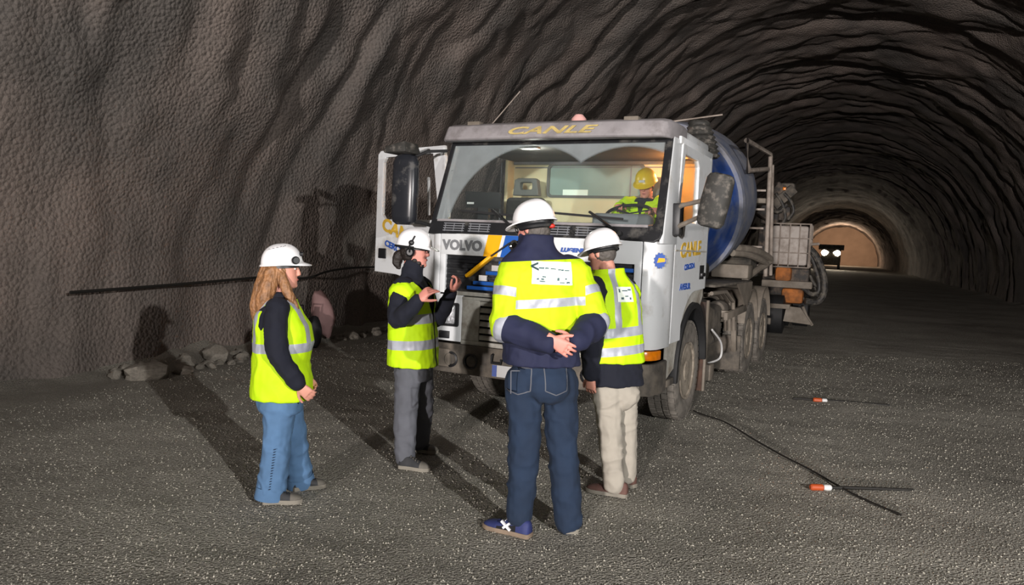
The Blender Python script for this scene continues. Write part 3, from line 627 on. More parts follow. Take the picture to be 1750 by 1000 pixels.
T('door_grab', MB().tube([ondoor(.27, 2.05, .06), ondoor(.27, 2.42, .08), ondoor(.30, 2.45, .06)], .018, 8), 'plate_white', dl)
plate('door_quarter_bar', [(.12, 2.0), (.16, 2.0), (.2, 2.72), (.16, 2.72)], [], .03, DMX, 'truck_white', dl)
# --- mirrors
def mirror_l():
    c0 = TL(684, 262, .02); c1 = TL(684, 384, .02); x = (c0.x+c1.x)/2; zt, zb = 2.66, 1.93; rings = []
    for t, k in ((0, .6), (.04, .9), (.12, 1), (.5, 1.03), (.88, .98), (.97, .8), (1, .55)):
        z = zb+(zt-zb)*t; w_, d_ = .15*k, .085*k
        rings.append([V(x+w_*math.copysign(abs(math.cos(a))**.6, math.cos(a)), .12+d_*math.copysign(abs(math.sin(a))**.8, math.sin(a))*(1 if math.sin(a) < 0 else .5), z) for a in [2*math.pi*i/20 for i in range(20)]])
    mo = T('door_mirror', MB().loft(rings), 'mirror_black', label='tall black mirror housing')
    T('mirror_glass', MB().box(x-.12, x+.12, .165, .172, zb+.06, zt-.06), 'chrome', mo)
    cap = T('kerb_mirror', MB().loft([[V(x-.19, -.06, 2.66), V(x+.13, -.1, 2.66), V(x+.13, .2, 2.66), V(x-.17, .2, 2.66)], [V(x-.16, -.05, 2.73), V(x+.1, -.08, 2.78), V(x+.1, .18, 2.78), V(x-.12, .18, 2.75)]]), 'mirror_dusty', mo, bevel=.025)
    T('mirror_arm', MB().tube([(x, .12, 2.6), (x+.2, .2, 2.7), (-1.2, .33, 2.72)], .016, 8), 'black_rubber', mo); T('mirror_arm', MB().tube([(x, .12, 1.97), (x+.18, .14, 1.96), (-1.21, .16, 1.92)], .018, 8), 'black_rubber', mo)
mirror_l()
def mirror_r():
    a, b = TL(1234, 300, .24), TL(1212, 386, .24); ax = (a-b).normalized(); c = (a+b)/2; hl_ = (a-b).length/2+.015; side = V(ax.z, 0, -ax.x); rings = []
    for t, k in ((-1, .55), (-.95, .8), (-.8, .97), (0, 1.04), (.8, .98), (.95, .82), (1, .55)):
        rings.append([c+ax*hl_*t+side*(.125*k*math.copysign(abs(math.cos(q))**.6, math.cos(q)))+V(0, .09*k*math.sin(q)*(1 if math.sin(q) < 0 else .5), 0) for q in [2*math.pi*i/20 for i in range(20)]])
    mo = T('door_mirror', MB().loft(rings), 'mirror_dusty', label='dust-speckled black mirror housing')
    T('mirror_glass', MB().obox(c+V(0, .05, 0), side*.1, V(0, .004, 0), ax*(hl_*.85)), 'chrome', mo)
    for z0, z1 in ((2.20, c.z+.02), (2.02, c.z-.1)): T('mirror_arm', MB().tube([(1.21, .44, z0-.05), (1.3, .36, z0), (c.x-.05, .27, z1)], .022, 8), 'pale_steel', mo)
    T('mirror_bracket', MB().box(1.2, 1.29, .36, .5, 1.92, 2.22), 'black_plastic', mo, bevel=.02)
mirror_r()
# --- cab interior
T('cab_back_wall', MB().box(-1.17, 1.17, 1.86, 1.9, 1.36, 2.82), 'cab_cream')
T('headlining', MB().box(-1.15, 1.15, .42, 1.86, 2.775, 2.8), 'seat_cloth')
T('cab_floor', MB().box(-1.17, 1.17, .15, 1.9, 1.2, 1.26), 'black_plastic')
T('back_shelf', MB().box(-1.15, 1.15, 1.80, 1.86, 2.74, 2.77), 'cab_grey')
q0, q1 = TL(937, 280, 1.85), TL(1085, 340, 1.85); rw = plate('rear_window', rrect(q0.x, q1.x+.1, q1.z-.0, q0.z, .06), [rrect(q0.x+.035, q1.x+.065, q1.z+.03, q0.z-.03, .04)], .03, Matrix(((1, 0, 0, 0), (0, 0, -1, 1.845), (0, 1, 0, 0), (0, 0, 0, 1))), 'headrest', TR)
T('pane', MB().box(q0.x+.02, q1.x+.08, 1.85, 1.857, q1.z+.015, q0.z-.015), 'rear_glass', rw)
k0, k1 = TL(962, 324, 1.84), TL(1004, 338, 1.84); T('sticker', MB().box(k0.x, k1.x, 1.838, 1.846, k1.z, k0.z), 'sticker', rw)
for px in (1080, 858): 
    q = TL(px, 260, 1.84); T('wall_seam', MB().box(q.x-.008, q.x+.008, 1.845, 1.862, 1.7, 2.77), 'cab_grey')
T('wall_seam', MB().box(-1.15, 1.15, 1.848, 1.862, 2.70, 2.712), 'cab_grey')
def seat(x, hole):
    st = T('driver_seat' if not hole else 'passenger_seat', MB().box(x-.25, x+.25, 1.0, 1.5, 1.62, 1.80), 'seat_cloth', bevel=.05, seg=3)
    T('backrest', MB().box(x-.24, x+.24, 1.42, 1.56, 1.75, 2.32), 'seat_cloth', st, bevel=.05, seg=3)
    T('seat_base', MB().box(x-.2, x+.2, 1.05, 1.45, 1.25, 1.64), 'black_plastic', st, bevel=.02)
    if hole:
        h0, h1 = TL(880, 305, 1.5), TL(923, 335, 1.5)
        plate('headrest', [(h0.x, h1.z), (h1.x, h1.z), (h1.x-.03, h0.z-.02), (h1.x-.06, h0.z), (h0.x+.06, h0.z), (h0.x+.02, h0.z-.02)], [rrect(h0.x+.09, h1.x-.09, h1.z+.07, h0.z-.05, .02)], .09, Matrix(((1, 0, 0, 0), (0, 0, -1, 1.5), (0, 1, 0, 0), (0, 0, 0, 1))), 'headrest', st, .012)
    else: T('headrest', MB().box(x-.13, x+.13, 1.44, 1.54, 2.34, 2.56), 'headrest', st, bevel=.04, seg=3)
hx = TL(901, 320, 1.5).x
seat(hx, True); seat(.74, False)
dash = T('dashboard', MB().loft([[V(x, y, z) for y, z in ((.10, 1.86), (.12, 1.98), (.42, 2.02), (.52, 1.96), (.55, 1.7), (.2, 1.5))] for x in (-1.14, 1.14)]), 'cab_grey', bevel=.02)
T('instrument_binnacle', MB().box(.42, 1.0, .38, .55, 1.96, 2.115), 'cab_grey', dash, bevel=.04, seg=3)
# steering wheel
sc = TL(1075, 365, .66); n_ = V(0, -.42, .9).normalized(); u_ = V(1, 0, 0); v_ = n_.cross(u_)
rim_pts = [sc+u_*.225*math.cos(2*math.pi*i/32)+v_*.225*math.sin(2*math.pi*i/32) for i in range(33)]
sw = T('steering_wheel', MB().tube(rim_pts, .016, 10, cap=False), 'black_rubber')
for a_ in (30, 150, 270): T('spoke', MB().bar(sc, sc+u_*.22*math.cos(math.radians(a_))+v_*.22*math.sin(math.radians(a_)), .035, .014), 'black_rubber', sw)
T('column', MB().tube([sc-n_*.02, sc-n_*.35], .04, 12), 'black_plastic', sw)
# dark monitor standing on the dashboard, notes beside it
l0, l1 = TL(797, 328, .36), TL(856, 356, .36); cm = (l0+l1)/2
mon = T('dash_screen', MB().obox(cm, V((l1.x-l0.x)/2, 0, -.004), V(0, .015, .004), V(0, -.02, (l0.z-l1.z)/2)), 'black_rubber', bevel=.006); T('screen_label', MB().box(l0.x+.03, l0.x+.11, cm.y-.03, cm.y-.024, l1.z+.035, l1.z+.055), 'plate_white', mon); T('screen_foot', MB().box(cm.x-.06, cm.x+.06, cm.y, cm.y+.05, 2.0, 2.14), 'black_plastic', mon)
cl = T('cab_lamp', MB().box(.85, 1.05, 1.42, 1.5, 2.755, 2.775), 'cab_lamp', bevel=.006); lamp('cab_lamp_light', 'POINT', (.95, 1.45, 2.64), 26, (1, .36, .10), None, .05, parent=TR)
cl2 = T('dome_lamp', MB().box(-.45, -.25, .5, .6, 2.755, 2.775), 'plate_white', bevel=.006); lamp('dome_lamp_light', 'POINT', (-.35, .62, 2.70), 14, (1, .97, .88), None, .08, parent=TR)
# --- wheels
def wheel_proto():
    w_ = .30; R = .53
    prof = [(-w_/2+.02, .30), (-w_/2, .36), (-w_/2-.005, .43), (-w_/2+.01, .495), (-w_/2+.03, .515), (w_/2-.03, .515), (w_/2-.01, .495), (w_/2+.005, .43), (w_/2, .36), (w_/2-.02, .30)]
    t = MB().lathe(prof, (0, 0, 0), (1, 0, 0), 56, cap=False)
    for i in range(44):
        a = 2*math.pi*i/44
        for xc, hw, sh in ((-.105, .033, 0), (-.036, .029, .5), (.036, .029, 0), (.105, .033, .5)):
            aa = a+sh*2*math.pi/44; e = V(0, math.cos(aa), math.sin(aa)); tt = V(0, -math.sin(aa), math.cos(aa))
            t.obox(e*.518+V(xc, 0, 0), V(hw, 0, 0), tt*.029, e*.013)
    rim = MB().lathe([(.13, .30), (.15, .305), (.145, .28), (.06, .265), (.05, .20), (.02, .17), (.02, .06)], (0, 0, 0), (1, 0, 0), 40, cap=True)
    hub = MB().lathe([(.02, .13), (.10, .12), (.14, .10), (.15, .05)], (0, 0, 0), (1, 0, 0), 24)
    inner = MB().lathe([(-.13, .30), (-.10, .29), (-.06, .2), (-.02, .19)], (0, 0, 0), (1, 0, 0), 32)
    nut = MB().lathe([(.02, .017), (.065, .017), (.07, .012)], (0, 0, 0), (1, 0, 0), 6)
    return t.mesh('tyre', ang=30), rim.mesh('rim'), hub.mesh('hub'), nut.mesh('nut'), inner.mesh('inner')
WM = wheel_proto()
def wheel(x, y, flip=False, nuts=True, steer=0.):
    o = link('wheel', WM[0], 'tyre', TR); o.location = (x, y, .525); o.rotation_euler = (random.random()*3*0, 0, math.pi*flip+steer)
    link('rim', WM[1], 'rim', o); link('brake_drum', WM[4], 'chassis', o); link('hub', WM[2], 'rim', o)
    if nuts:
        for i in range(10):
            n = link('wheel_nut', WM[3], 'rim', o); n.location = (.0, .155*math.cos(.628*i), .155*math.sin(.628*i))
wheel(1.04, 1.45); wheel(-1.04, 1.45, True)
for y in (5.2, 6.55):
    wheel(1.05, y); wheel(.72, y, False, False); wheel(-1.05, y, True); wheel(-.72, y, True, False)
for y in (1.45, 5.2, 6.55): T('axle', MB().tube([(-.9, y, .525), (-.2, y, .5), (.2, y, .5), (.9, y, .525)], [.07, .07, .09, .07], 12), 'chassis_dark')
# --- chassis, tanks, mudguards
for s in (-1, 1): T('chassis_rail', MB().box(s*.43-.04, s*.43+.04, .25, 8.2, .85, 1.12), 'chassis_dark', bevel=.01)
for y in (2.3, 4.2, 5.9, 7.9): T('cross_member', MB().box(-.42, .42, y-.05, y+.05, .88, 1.08), 'chassis_dark', bevel=.01)
T('engine', MB().box(-.4, .4, .4, 2.2, .6, 1.25), 'chassis_dark', bevel=.05)
T('fuel_tank', MB().box(.55, 1.12, 2.45, 3.5, .62, 1.12), 'chassis', bevel=.09, seg=4)
for x in (.78, 1.0): T('air_tank', MB().tube([(x, 3.6, 1.02), (x, 4.35, 1.02)], .13, 20), 'chassis', bevel=.02)
T('tank_bracket', MB().box(.75, 1.2, 3.45, 3.55, .95, 1.04), 'pale_steel', bevel=.008)
a, b = TL(1240, 541, x=1.2), TL(1273, 526, x=1.2); T('guard_rail', MB().bar(a, b, .05, .10), 'pale_steel', bevel=.008)
a, b = TL(1254, 548, x=1.15), TL(1254, 600, x=1.15); T('guard_post', MB().bar(a, b, .07, .07), 'pale_steel', bevel=.01)
for k in range(3):
    z = 1.30-k*.03; T('fender_bow', MB().tube([(1.17-.1*k, 2.5+.3*k, z-.0), (1.2-.1*k, 3.2+.25*k, z), (1.2-.1*k, 3.75+.25*k, z-.15), (1.2-.1*k, 3.9+.25*k, z-.55)], .025, 8), 'pale_steel')
mg = []
for t in range(20, 165, 12):
    r = math.radians(t); mg.append([V(x, 5.2-.62*math.cos(r), .55+.70*math.sin(r)+dz) for x, dz in ((.56, 0), (1.22, 0), (1.22, .015), (.56, .015))])
T('rear_mudguard', MB().loft(mg), 'pale_steel', bevel=.003)
mg = [[V(x, y+1.35, z) for x, y, z in r] for r in mg]; T('rear_mudguard', MB().loft(mg), 'pale_steel', bevel=.003)
T('mudguard_plate', MB().loft([[V(.6, 2.55, 1.37), V(1.2, 2.55, 1.37), V(1.2, 2.55, 1.40), V(.6, 2.55, 1.40)], [V(.6, 5.0, 1.37), V(1.22, 5.0, 1.37), V(1.22, 5.0, 1.40), V(.6, 5.0, 1.40)]]), 'chassis', bevel=.004)
T('mudguard_side', MB().add([V(1.22, 3.9, 1.38), V(1.22, 5.1, 1.38), V(1.22, 5.05, 1.2), V(1.22, 4.62, 1.0), V(1.22, 4.3, 1.2), V(1.2, 3.9, 1.38), V(1.2, 5.1, 1.38), V(1.2, 5.05, 1.2), V(1.2, 4.62, 1.0), V(1.2, 4.3, 1.2)], [(0, 1, 2, 3, 4), (9, 8, 7, 6, 5), (0, 5, 6, 1), (1, 6, 7, 2), (2, 7, 8, 3), (3, 8, 9, 4), (4, 9, 5, 0)]), 'pale_steel')
T('rear_flap', MB().box(.62, 1.2, 4.50, 4.53, .12, .62), 'chassis', bevel=.006); T('rear_flap', MB().box(-1.2, -.62, 4.50, 4.53, .12, .62), 'chassis', bevel=.006)
T('chock', MB().box(.98, 1.16, 2.75, 2.98, .22, .42), 'pale_steel', bevel=.02); T('chock_cord', MB().tube(smooth_path([(1.1, 2.9, .42), (1.18, 3.2, .46), (1.2, 3.1, .66), (1.15, 2.75, .85)]), .013, 6), 'plate_white')
# --- drum on its frame
tilt = math.radians(9); dax = V(0, math.cos(tilt), math.sin(tilt)); d0 = V(0, 2.35, 2.12)
drum = T('mixer_drum', MB().lathe([(0, .35), (.02, .62), (.25, .74), (1.0, .94), (1.9, 1.13)], d0, dax, 64), 'drum_blue')
T('drum_shell', MB().lathe([(1.9, 1.13), (1.93, 1.165), (2.35, 1.175), (2.8, 1.175), (3.2, 1.14), (4.3, .86), (5.2, .58), (5.25, .5)], d0, dax, 64), 'drum_rim', drum)
T('drum_ring', MB().lathe([(1.86, 1.12), (1.86, 1.175), (1.95, 1.19), (1.97, 1.16)], d0, dax, 64, cap=False), 'drum_rim', drum)
T('drum_patch', MB().lathe([(.9, .925), (.9, .93), (.96, .945), (.96, .93)], d0, dax, 64, cap=False), 'drum_rim', drum)
T('drum_gearbox', MB().box(-.35, .35, 2.0, 2.45, 1.55, 2.4), 'chassis_dark', bevel=.05)
for s in (-1, 1):
    T('frame_beam', MB().box(s*.5-.06, s*.5+.06, 2.1, 8.3, 1.14, 1.28), 'chassis_dark', bevel=.01)
    T('pedestal', MB().bar((s*.5, 7.0, 1.2), (s*.55, 7.1, 2.5), .14, .14), 'chassis_dark', bevel=.01); T('pedestal', MB().bar((s*.5, 6.3, 1.2), (s*.55, 7.0, 2.4), .1, .1), 'chassis_dark', bevel=.01)
    T('frame_strut', MB().bar((s*.55, 2.2, 1.25), (s*.3, 2.3, 2.0), .1, .1), 'chassis_dark', bevel=.01)
T('water_tank', MB().box(.4, 1.05, 2.3, 2.9, 1.45, 1.66), 'chassis_dark', bevel=.05)
for i, (p, q, r_) in enumerate((((1288, 428), (1302, 462), .06), ((1280, 436), (1294, 470), .05))):
    a, b = TL(*p, x=1.1), TL(*q, x=1.15); T('hydraulic_hose', MB().tube(smooth_path([a+V(-.15, -.5, .02), a, (a+b)/2+V(.1, .6, .03), b+V(0, .1, .1), b+V(-.1, -.5, -.06)]), r_, 10), 'pale_steel')
T('frame_box', MB().box(.55, 1.1, 5.6, 6.4, 1.42, 1.85), 'chassis_dark', bevel=.03); T('frame_box', MB().box(.6, 1.15, 5.1, 5.5, 1.41, 1.62), 'pale_steel', bevel=.03)
# snorkel behind the cab
s0 = TL(1200, 240, 2.3); sn = []
for i in range(17):
    t = i/16; k = (.215 if i % 2 else .185)*(1.0-.45*t**1.6)
    sn.append([V(s0.x-.05*t+k*math.cos(a), 2.3+k*math.sin(a), s0.z-.20+.42*t) for a in [2*math.pi*j/24 for j in range(24)]])
T('air_intake', MB().loft(sn), 'mirror_dusty', ang=20); T('intake_stack', MB().box(.80, 1.10, 2.15, 2.4, 1.4, 2.98), 'truck_white_dirty', bevel=.03)
# --- ladder and hopper at the rear
LX = 1.16
pA = [TL(1308, 472, x=LX), TL(1311, 380, x=LX), TL(1317, 268, x=LX)]; top = TL(1276, 240, x=LX-.0)
lad = T('ladder', MB().tube([pA[0], pA[2], pA[2]+V(0, -.05, .04), top, TL(1279, 292, x=LX), TL(1312, 289, x=LX)], .035, 10), 'steel_pipe')
sh = V(-.0, .45, 0)
T('ladder_rail', MB().tube([TL(1317, 470, x=LX), TL(1320, 282, x=LX)], .03, 10), 'steel_pipe', lad)
for z in (1.6, 1.9, 2.2, 2.5, 2.8): T('rung', MB().bar((LX, 6.2, z), (LX-.42, 6.2, z), .03, .03), 'steel_pipe', lad)
T('ladder_rail', MB().tube([(LX-.42, 6.3, 1.4), (LX-.42, 6.2, 3.3)], .03, 10), 'steel_pipe', lad)
T('platform', MB().box(.2, 1.12, 6.5, 7.1, 2.62, 2.7), 'pale_steel', bevel=.01)
T('hopper', MB().loft([[V(x, y, z) for x, y in ((-w2, y0), (w2, y0), (w2, y1), (-w2, y1))] for w2, y0, y1, z in ((.28, 7.6, 8.0, 2.85), (.55, 7.4, 8.35, 3.35), (.53, 7.42, 8.33, 3.35), (.24, 7.62, 7.98, 2.86))], cap=False), 'pale_steel')
T('chute', MB().loft([[V(r*math.cos(t), y, z-r*math.sin(t)) for t in [math.pi*i/8 for i in range(9)]]+[V((r-.02)*math.cos(t), y, z-(r-.02)*math.sin(t)) for t in [math.pi*i/8 for i in range(8, -1, -1)]] for r, y, z in ((.3, 7.9, 2.5), (.24, 9.0, 1.75))]), 'pale_steel')
T('rear_bar', MB().box(-1.1, 1.1, 8.15, 8.25, .5, .62), 'chassis', bevel=.01)

# ------------------------------------------------------------------ shotcrete machine parked behind the mixer
SD = 16.6
SR = empty('shotcrete_machine', gnd(1340, 572), -TYAW); tag(SR, 'rusty shotcrete spraying machine with caged tank and hoses behind the mixer', 'machine')
SI = (Matrix.Translation(SR.location) @ Matrix.Rotation(-TYAW, 4, 'Z')).inverted()
def SP(px, py, dy=0.): return SI @ at(px, py, SR.location.y+dy)
def SB(name, p0, p1, dep, dy, m, bevel=.02, parent=None, label=None):
    a, b = SP(*p0, dy), SP(*p1, dy); o = MB().box(min(a.x, b.x), max(a.x, b.x), (a.y+b.y)/2, (a.y+b.y)/2+dep, min(a.z, b.z), max(a.z, b.z)).build(name, m, parent or SR, bevel=bevel)
    if label: o['label'] = label
    return o
tank = SB('tank', (1319, 384), (1379, 455), .95, 0, 'ibc_plastic', .06, label='caged plastic tank')
ta, tb = SP(1317, 381), SP(1381, 458); yf = (ta.y+tb.y)/2-.03
for i in range(5):
    x = ta.x+(tb.x-ta.x)*i/4; MB().tube([(x, yf, tb.z), (x, yf, ta.z)], .014, 6).build('cage_bar', 'steel_pipe', tank)
    y = yf+1.0*i/4; MB().tube([(tb.x+.02, y, tb.z), (tb.x+.02, y, ta.z)], .014, 6).build('cage_bar', 'steel_pipe', tank)
for i in range(4):
    z = tb.z+(ta.z-tb.z)*i/3; MB().tube([(ta.x, yf, z), (tb.x+.02, yf, z), (tb.x+.02, yf+1.0, z)], .014, 6).build('cage_bar', 'steel_pipe', tank)
SB('pump_housing', (1324, 455), (1352, 482), .7, .1, 'rust_orange', .08); SB('valve_block', (1350, 458), (1382, 486), .5, .15, 'machine_dark', .05)
SB('gear_housing', (1335, 492), (1372, 520), .6, .2, 'rust_orange', .07); SB('chassis_frame', (1300, 478), (1388, 494), 1.6, .05, 'pale_steel', .02); SB('bumper_plate', (1300, 518), (1350, 528), .4, -.1, 'pale_steel', .01)
a, b, c, d = SP(1344, 523, -.15), SP(1368, 526, -.15), SP(1388, 556, -.15), SP(1338, 549, -.15); th = V(0, .06, 0)
MB().add([a, b, c, d, a+th, b+th, c+th, d+th], [(0, 1, 2, 3), (7, 6, 5, 4), (0, 4, 5, 1), (1, 5, 6, 2), (2, 6, 7, 3), (3, 7, 4, 0)]).build('outrigger_plate', 'pale_steel', SR, bevel=.01)
for px in (1322,):
    q = SP(px, 548); MB().lathe([(-.18, .1), (-.2, .3), (-.17, .42), (.17, .42), (.2, .3), (.18, .1)], (q.x, q.y+.3, .42), (1, 0, 0), 28).build('wheel', 'black_rubber', SR); MB().lathe([(-.18, .1), (-.2, .3), (-.17, .42), (.17, .42), (.2, .3), (.18, .1)], (q.x, q.y+2.4, .42), (1, 0, 0), 28).build('wheel', 'black_rubber', SR)
q = SP(1376, 545); MB().lathe([(-.18, .1), (-.2, .3), (-.17, .42), (.17, .42), (.2, .3), (.18, .1)], (q.x-.2, q.y+2.4, .42), (1, 0, 0), 28).build('wheel', 'black_rubber', SR)
SB('body', (1302, 450), (1374, 520), 3.0, .9, 'machine_dark', .06); SB('rear_frame', (1296, 385), (1322, 470), 1.2, .7, 'machine_dark', .05)
for k, pts in enumerate((((1383, 425), (1396, 440), (1407, 470), (1408, 500), (1397, 516), (1376, 515)), ((1383, 432), (1391, 450), (1399, 478), (1399, 497), (1388, 503), (1372, 492)), ((1384, 470), (1393, 487), (1404, 490), (1409, 478), (1402, 462)), ((1365, 500), (1383, 520), (1398, 512), (1392, 490)))):
    MB().tube(smooth_path([SP(*p, .1*k) for p in pts]), (.075, .05, .035, .03)[k], 10).build('hose', 'hose_black', SR)
MB().tube([SP(1372, 524, .0), SP(1378, 540, 0), SP(1388, 556, 0)], .035, 8).build('drain_pipe', 'pale_steel', SR)
# folded spray boom above the tank
MB().bar(SP(1300, 372, .3), SP(1338, 318, .3), .32, .34).build('boom', 'machine_dark', SR, bevel=.03); MB().bar(SP(1320, 352, .2), SP(1356, 322, .2), .2, .22).build('boom_arm', 'chassis', SR, bevel=.03)
SB('boom_head', (1332, 312), (1358, 330), .4, .2, 'chassis', .05); SB('boom_motor', (1330, 352), (1350, 378), .4, .25, 'machine_dark', .05); SB('turret', (1300, 350), (1330, 384), .7, .3, 'machine_dark', .05)
for pts in (((1340, 330), (1352, 345), (1356, 362), (1346, 376)), ((1326, 330), (1338, 350), (1342, 372), (1336, 384)), ((1312, 345), (1322, 360), (1332, 362), (1345, 350))): MB().tube(smooth_path([SP(*p, .1) for p in pts]), .035, 8).build('hose', 'hose_black', SR)
SB('signal_lamp', (1338, 320), (1343, 325), .06, .1, 'amber', .005)
MB().tube([SP(1380, 418), SP(1400, 417)], .03, 8).build('handrail', 'steel_pipe', SR)

# ------------------------------------------------------------------ people
def fuse(mb, voxel, smooth=4, amp=0., scale=8., seed=1, aniso=(1, 1, 1)):
    me = mb.mesh('t'); o = bpy.data.objects.new('tmp', me); COL.objects.link(o)
    r = o.modifiers.new('r', 'REMESH'); r.mode = 'VOXEL'; r.voxel_size = voxel; r.adaptivity = 0
    if smooth: s = o.modifiers.new('s', 'SMOOTH'); s.factor = .5; s.iterations = smooth
    out = ev_mesh(o); bpy.data.objects.remove(o)
    if amp:
        n = len(out.vertices); co = np.empty(n*3, np.float32); out.vertices.foreach_get('co', co); co = co.reshape(-1, 3)
        no = np.empty(n*3, np.float32); out.vertex_normals.foreach_get('vector', no); no = no.reshape(-1, 3)
        q = co*np.array(aniso)*scale+noise3(co*scale*.7+5, seed+9)[:, None]*.6
        d = amp*(1-2*np.abs(noise3(q, seed)))+amp*.4*noise3(co*scale*2.6, seed+3)
        co = co+no*d[:, None]; out.vertices.foreach_set('co', co.astype(np.float32).ravel())
    return out
def limb(mb, pts, rs, k=5, seg=14, flat=1.0):
    P = smooth_path(pts, k); n = len(pts); R = []
    for i in range(n-1): R += [rs[i]+(rs[i+1]-rs[i])*j/k for j in range(k)]
    R.append(rs[-1])
    a = (P[0]-P[1]).normalized(); b = (P[-1]-P[-2]).normalized()
    P = [P[0]+a*R[0]*.75, P[0]+a*R[0]*.45]+P+[P[-1]+b*R[-1]*.45, P[-1]+b*R[-1]*.75]; R = [R[0]*.45, R[0]*.85]+R+[R[-1]*.85, R[-1]*.45]
    return mb.tube(P, R, seg)
def ring(c, u, v, p=2.3, n=28):
    out = []
    for i in range(n):
        a = 2*math.pi*i/n; ca, sa = math.cos(a), math.sin(a)
        out.append(c+u*math.copysign(abs(ca)**(2/p), ca)+v*math.copysign(abs(sa)**(2/p), sa))
    return out
def zones(me, cuts, classify):
    bm = bmesh.new(); bm.from_mesh(me)
    for co, no in cuts: bmesh.ops.bisect_plane(bm, geom=bm.verts[:]+bm.edges[:]+bm.faces[:], plane_co=co, plane_no=no, dist=1e-5)
    keys = {}
    for f in bm.faces: keys.setdefault(classify(f.calc_center_median()), []).append(f.index)
    bm.faces.index_update(); keys = {}
    for f in bm.faces: keys.setdefault(classify(f.calc_center_median()), []).append(f.index)
    out = {}
    for k, ids in keys.items():
        if k is None: continue
        b2 = bm.copy(); b2.faces.ensure_lookup_table(); s = set(ids)
        bmesh.ops.delete(b2, geom=[f for f in b2.faces if f.index not in s], context='FACES')
        m = bpy.data.meshes.new(str(k)); b2.to_mesh(m); b2.free(); m.polygons.foreach_set('use_smooth', [True]*len(m.polygons)); out[k] = m
    bm.free(); return out
def hand(mb, wr, d, n, thumb=1, curl=(.35, .45, .3), spread=.12, size=1., tcurl=.3, curls=None):
    """wr wrist, d towards the knuckles, n out of the back of the hand, thumb +1/-1 side along d x n"""
    d = Vector(d).normalized(); n = Vector(n); n = (n-d*n.dot(d)).normalized(); s = d.cross(n)*thumb; wr = Vector(wr)
    R = []
    for t, hw, th in ((-.035, .026, .021), (.0, .028, .021), (.03, .037, .021), (.065, .043, .018), (.092, .042, .014)):
        R.append(ring(wr+d*t*size, s*hw*size, n*th*size, 2.6, 16))
    mb.loft(R)
    for k in range(4):
        off = (.034, .0115, -.0115, -.033)[k]; ln = (.074, .084, .078, .06)[k]*size; r0 = (.0092, .0094, .009, .0082)[k]*size
        p = wr+d*.088*size+s*off*size; fd = (d+s*spread*(1.5-k)*.6).normalized(); cu = curls[k] if curls else curl; pts = [p-fd*.02*size, p]; ax = n.cross(fd).normalized()
        dirv = fd.copy()
        for j, c in enumerate(cu):
            dirv = Matrix.Rotation(c, 3, ax) @ dirv; p = p+dirv*ln*(.45, .31, .24)[j]; pts.append(p)
        limb(mb, pts, [r0*1.05, r0*1.08, r0, r0*.93, r0*.8], 2, 10)
    p = wr+d*.025*size+s*.03*size-n*.004*size; td = (d*.75+s*.75-n*.25).normalized(); ax = n.cross(td).normalized(); pts = [p-td*.015, p]
    for j in range(3):
        p = p+td*(.042, .033, .026)[j]*size; pts.append(p); td = (td+d*tcurl-s*tcurl*.6-n*tcurl*.3).normalized()
    limb(mb, pts, [.013*size, .0135*size, .0115*size, .0105*size, .0085*size], 2, 10)
TORSO = ((-.20, .200, .150), (-.05, .198, .150), (.12, .190, .145), (.32, .188, .140), (.52, .198, .145), (.70, .212, .145), (.82, .208, .130), (.90, .172, .108), (.96, .115, .085), (1.02, .078, .078), (1.08, .070, .074))
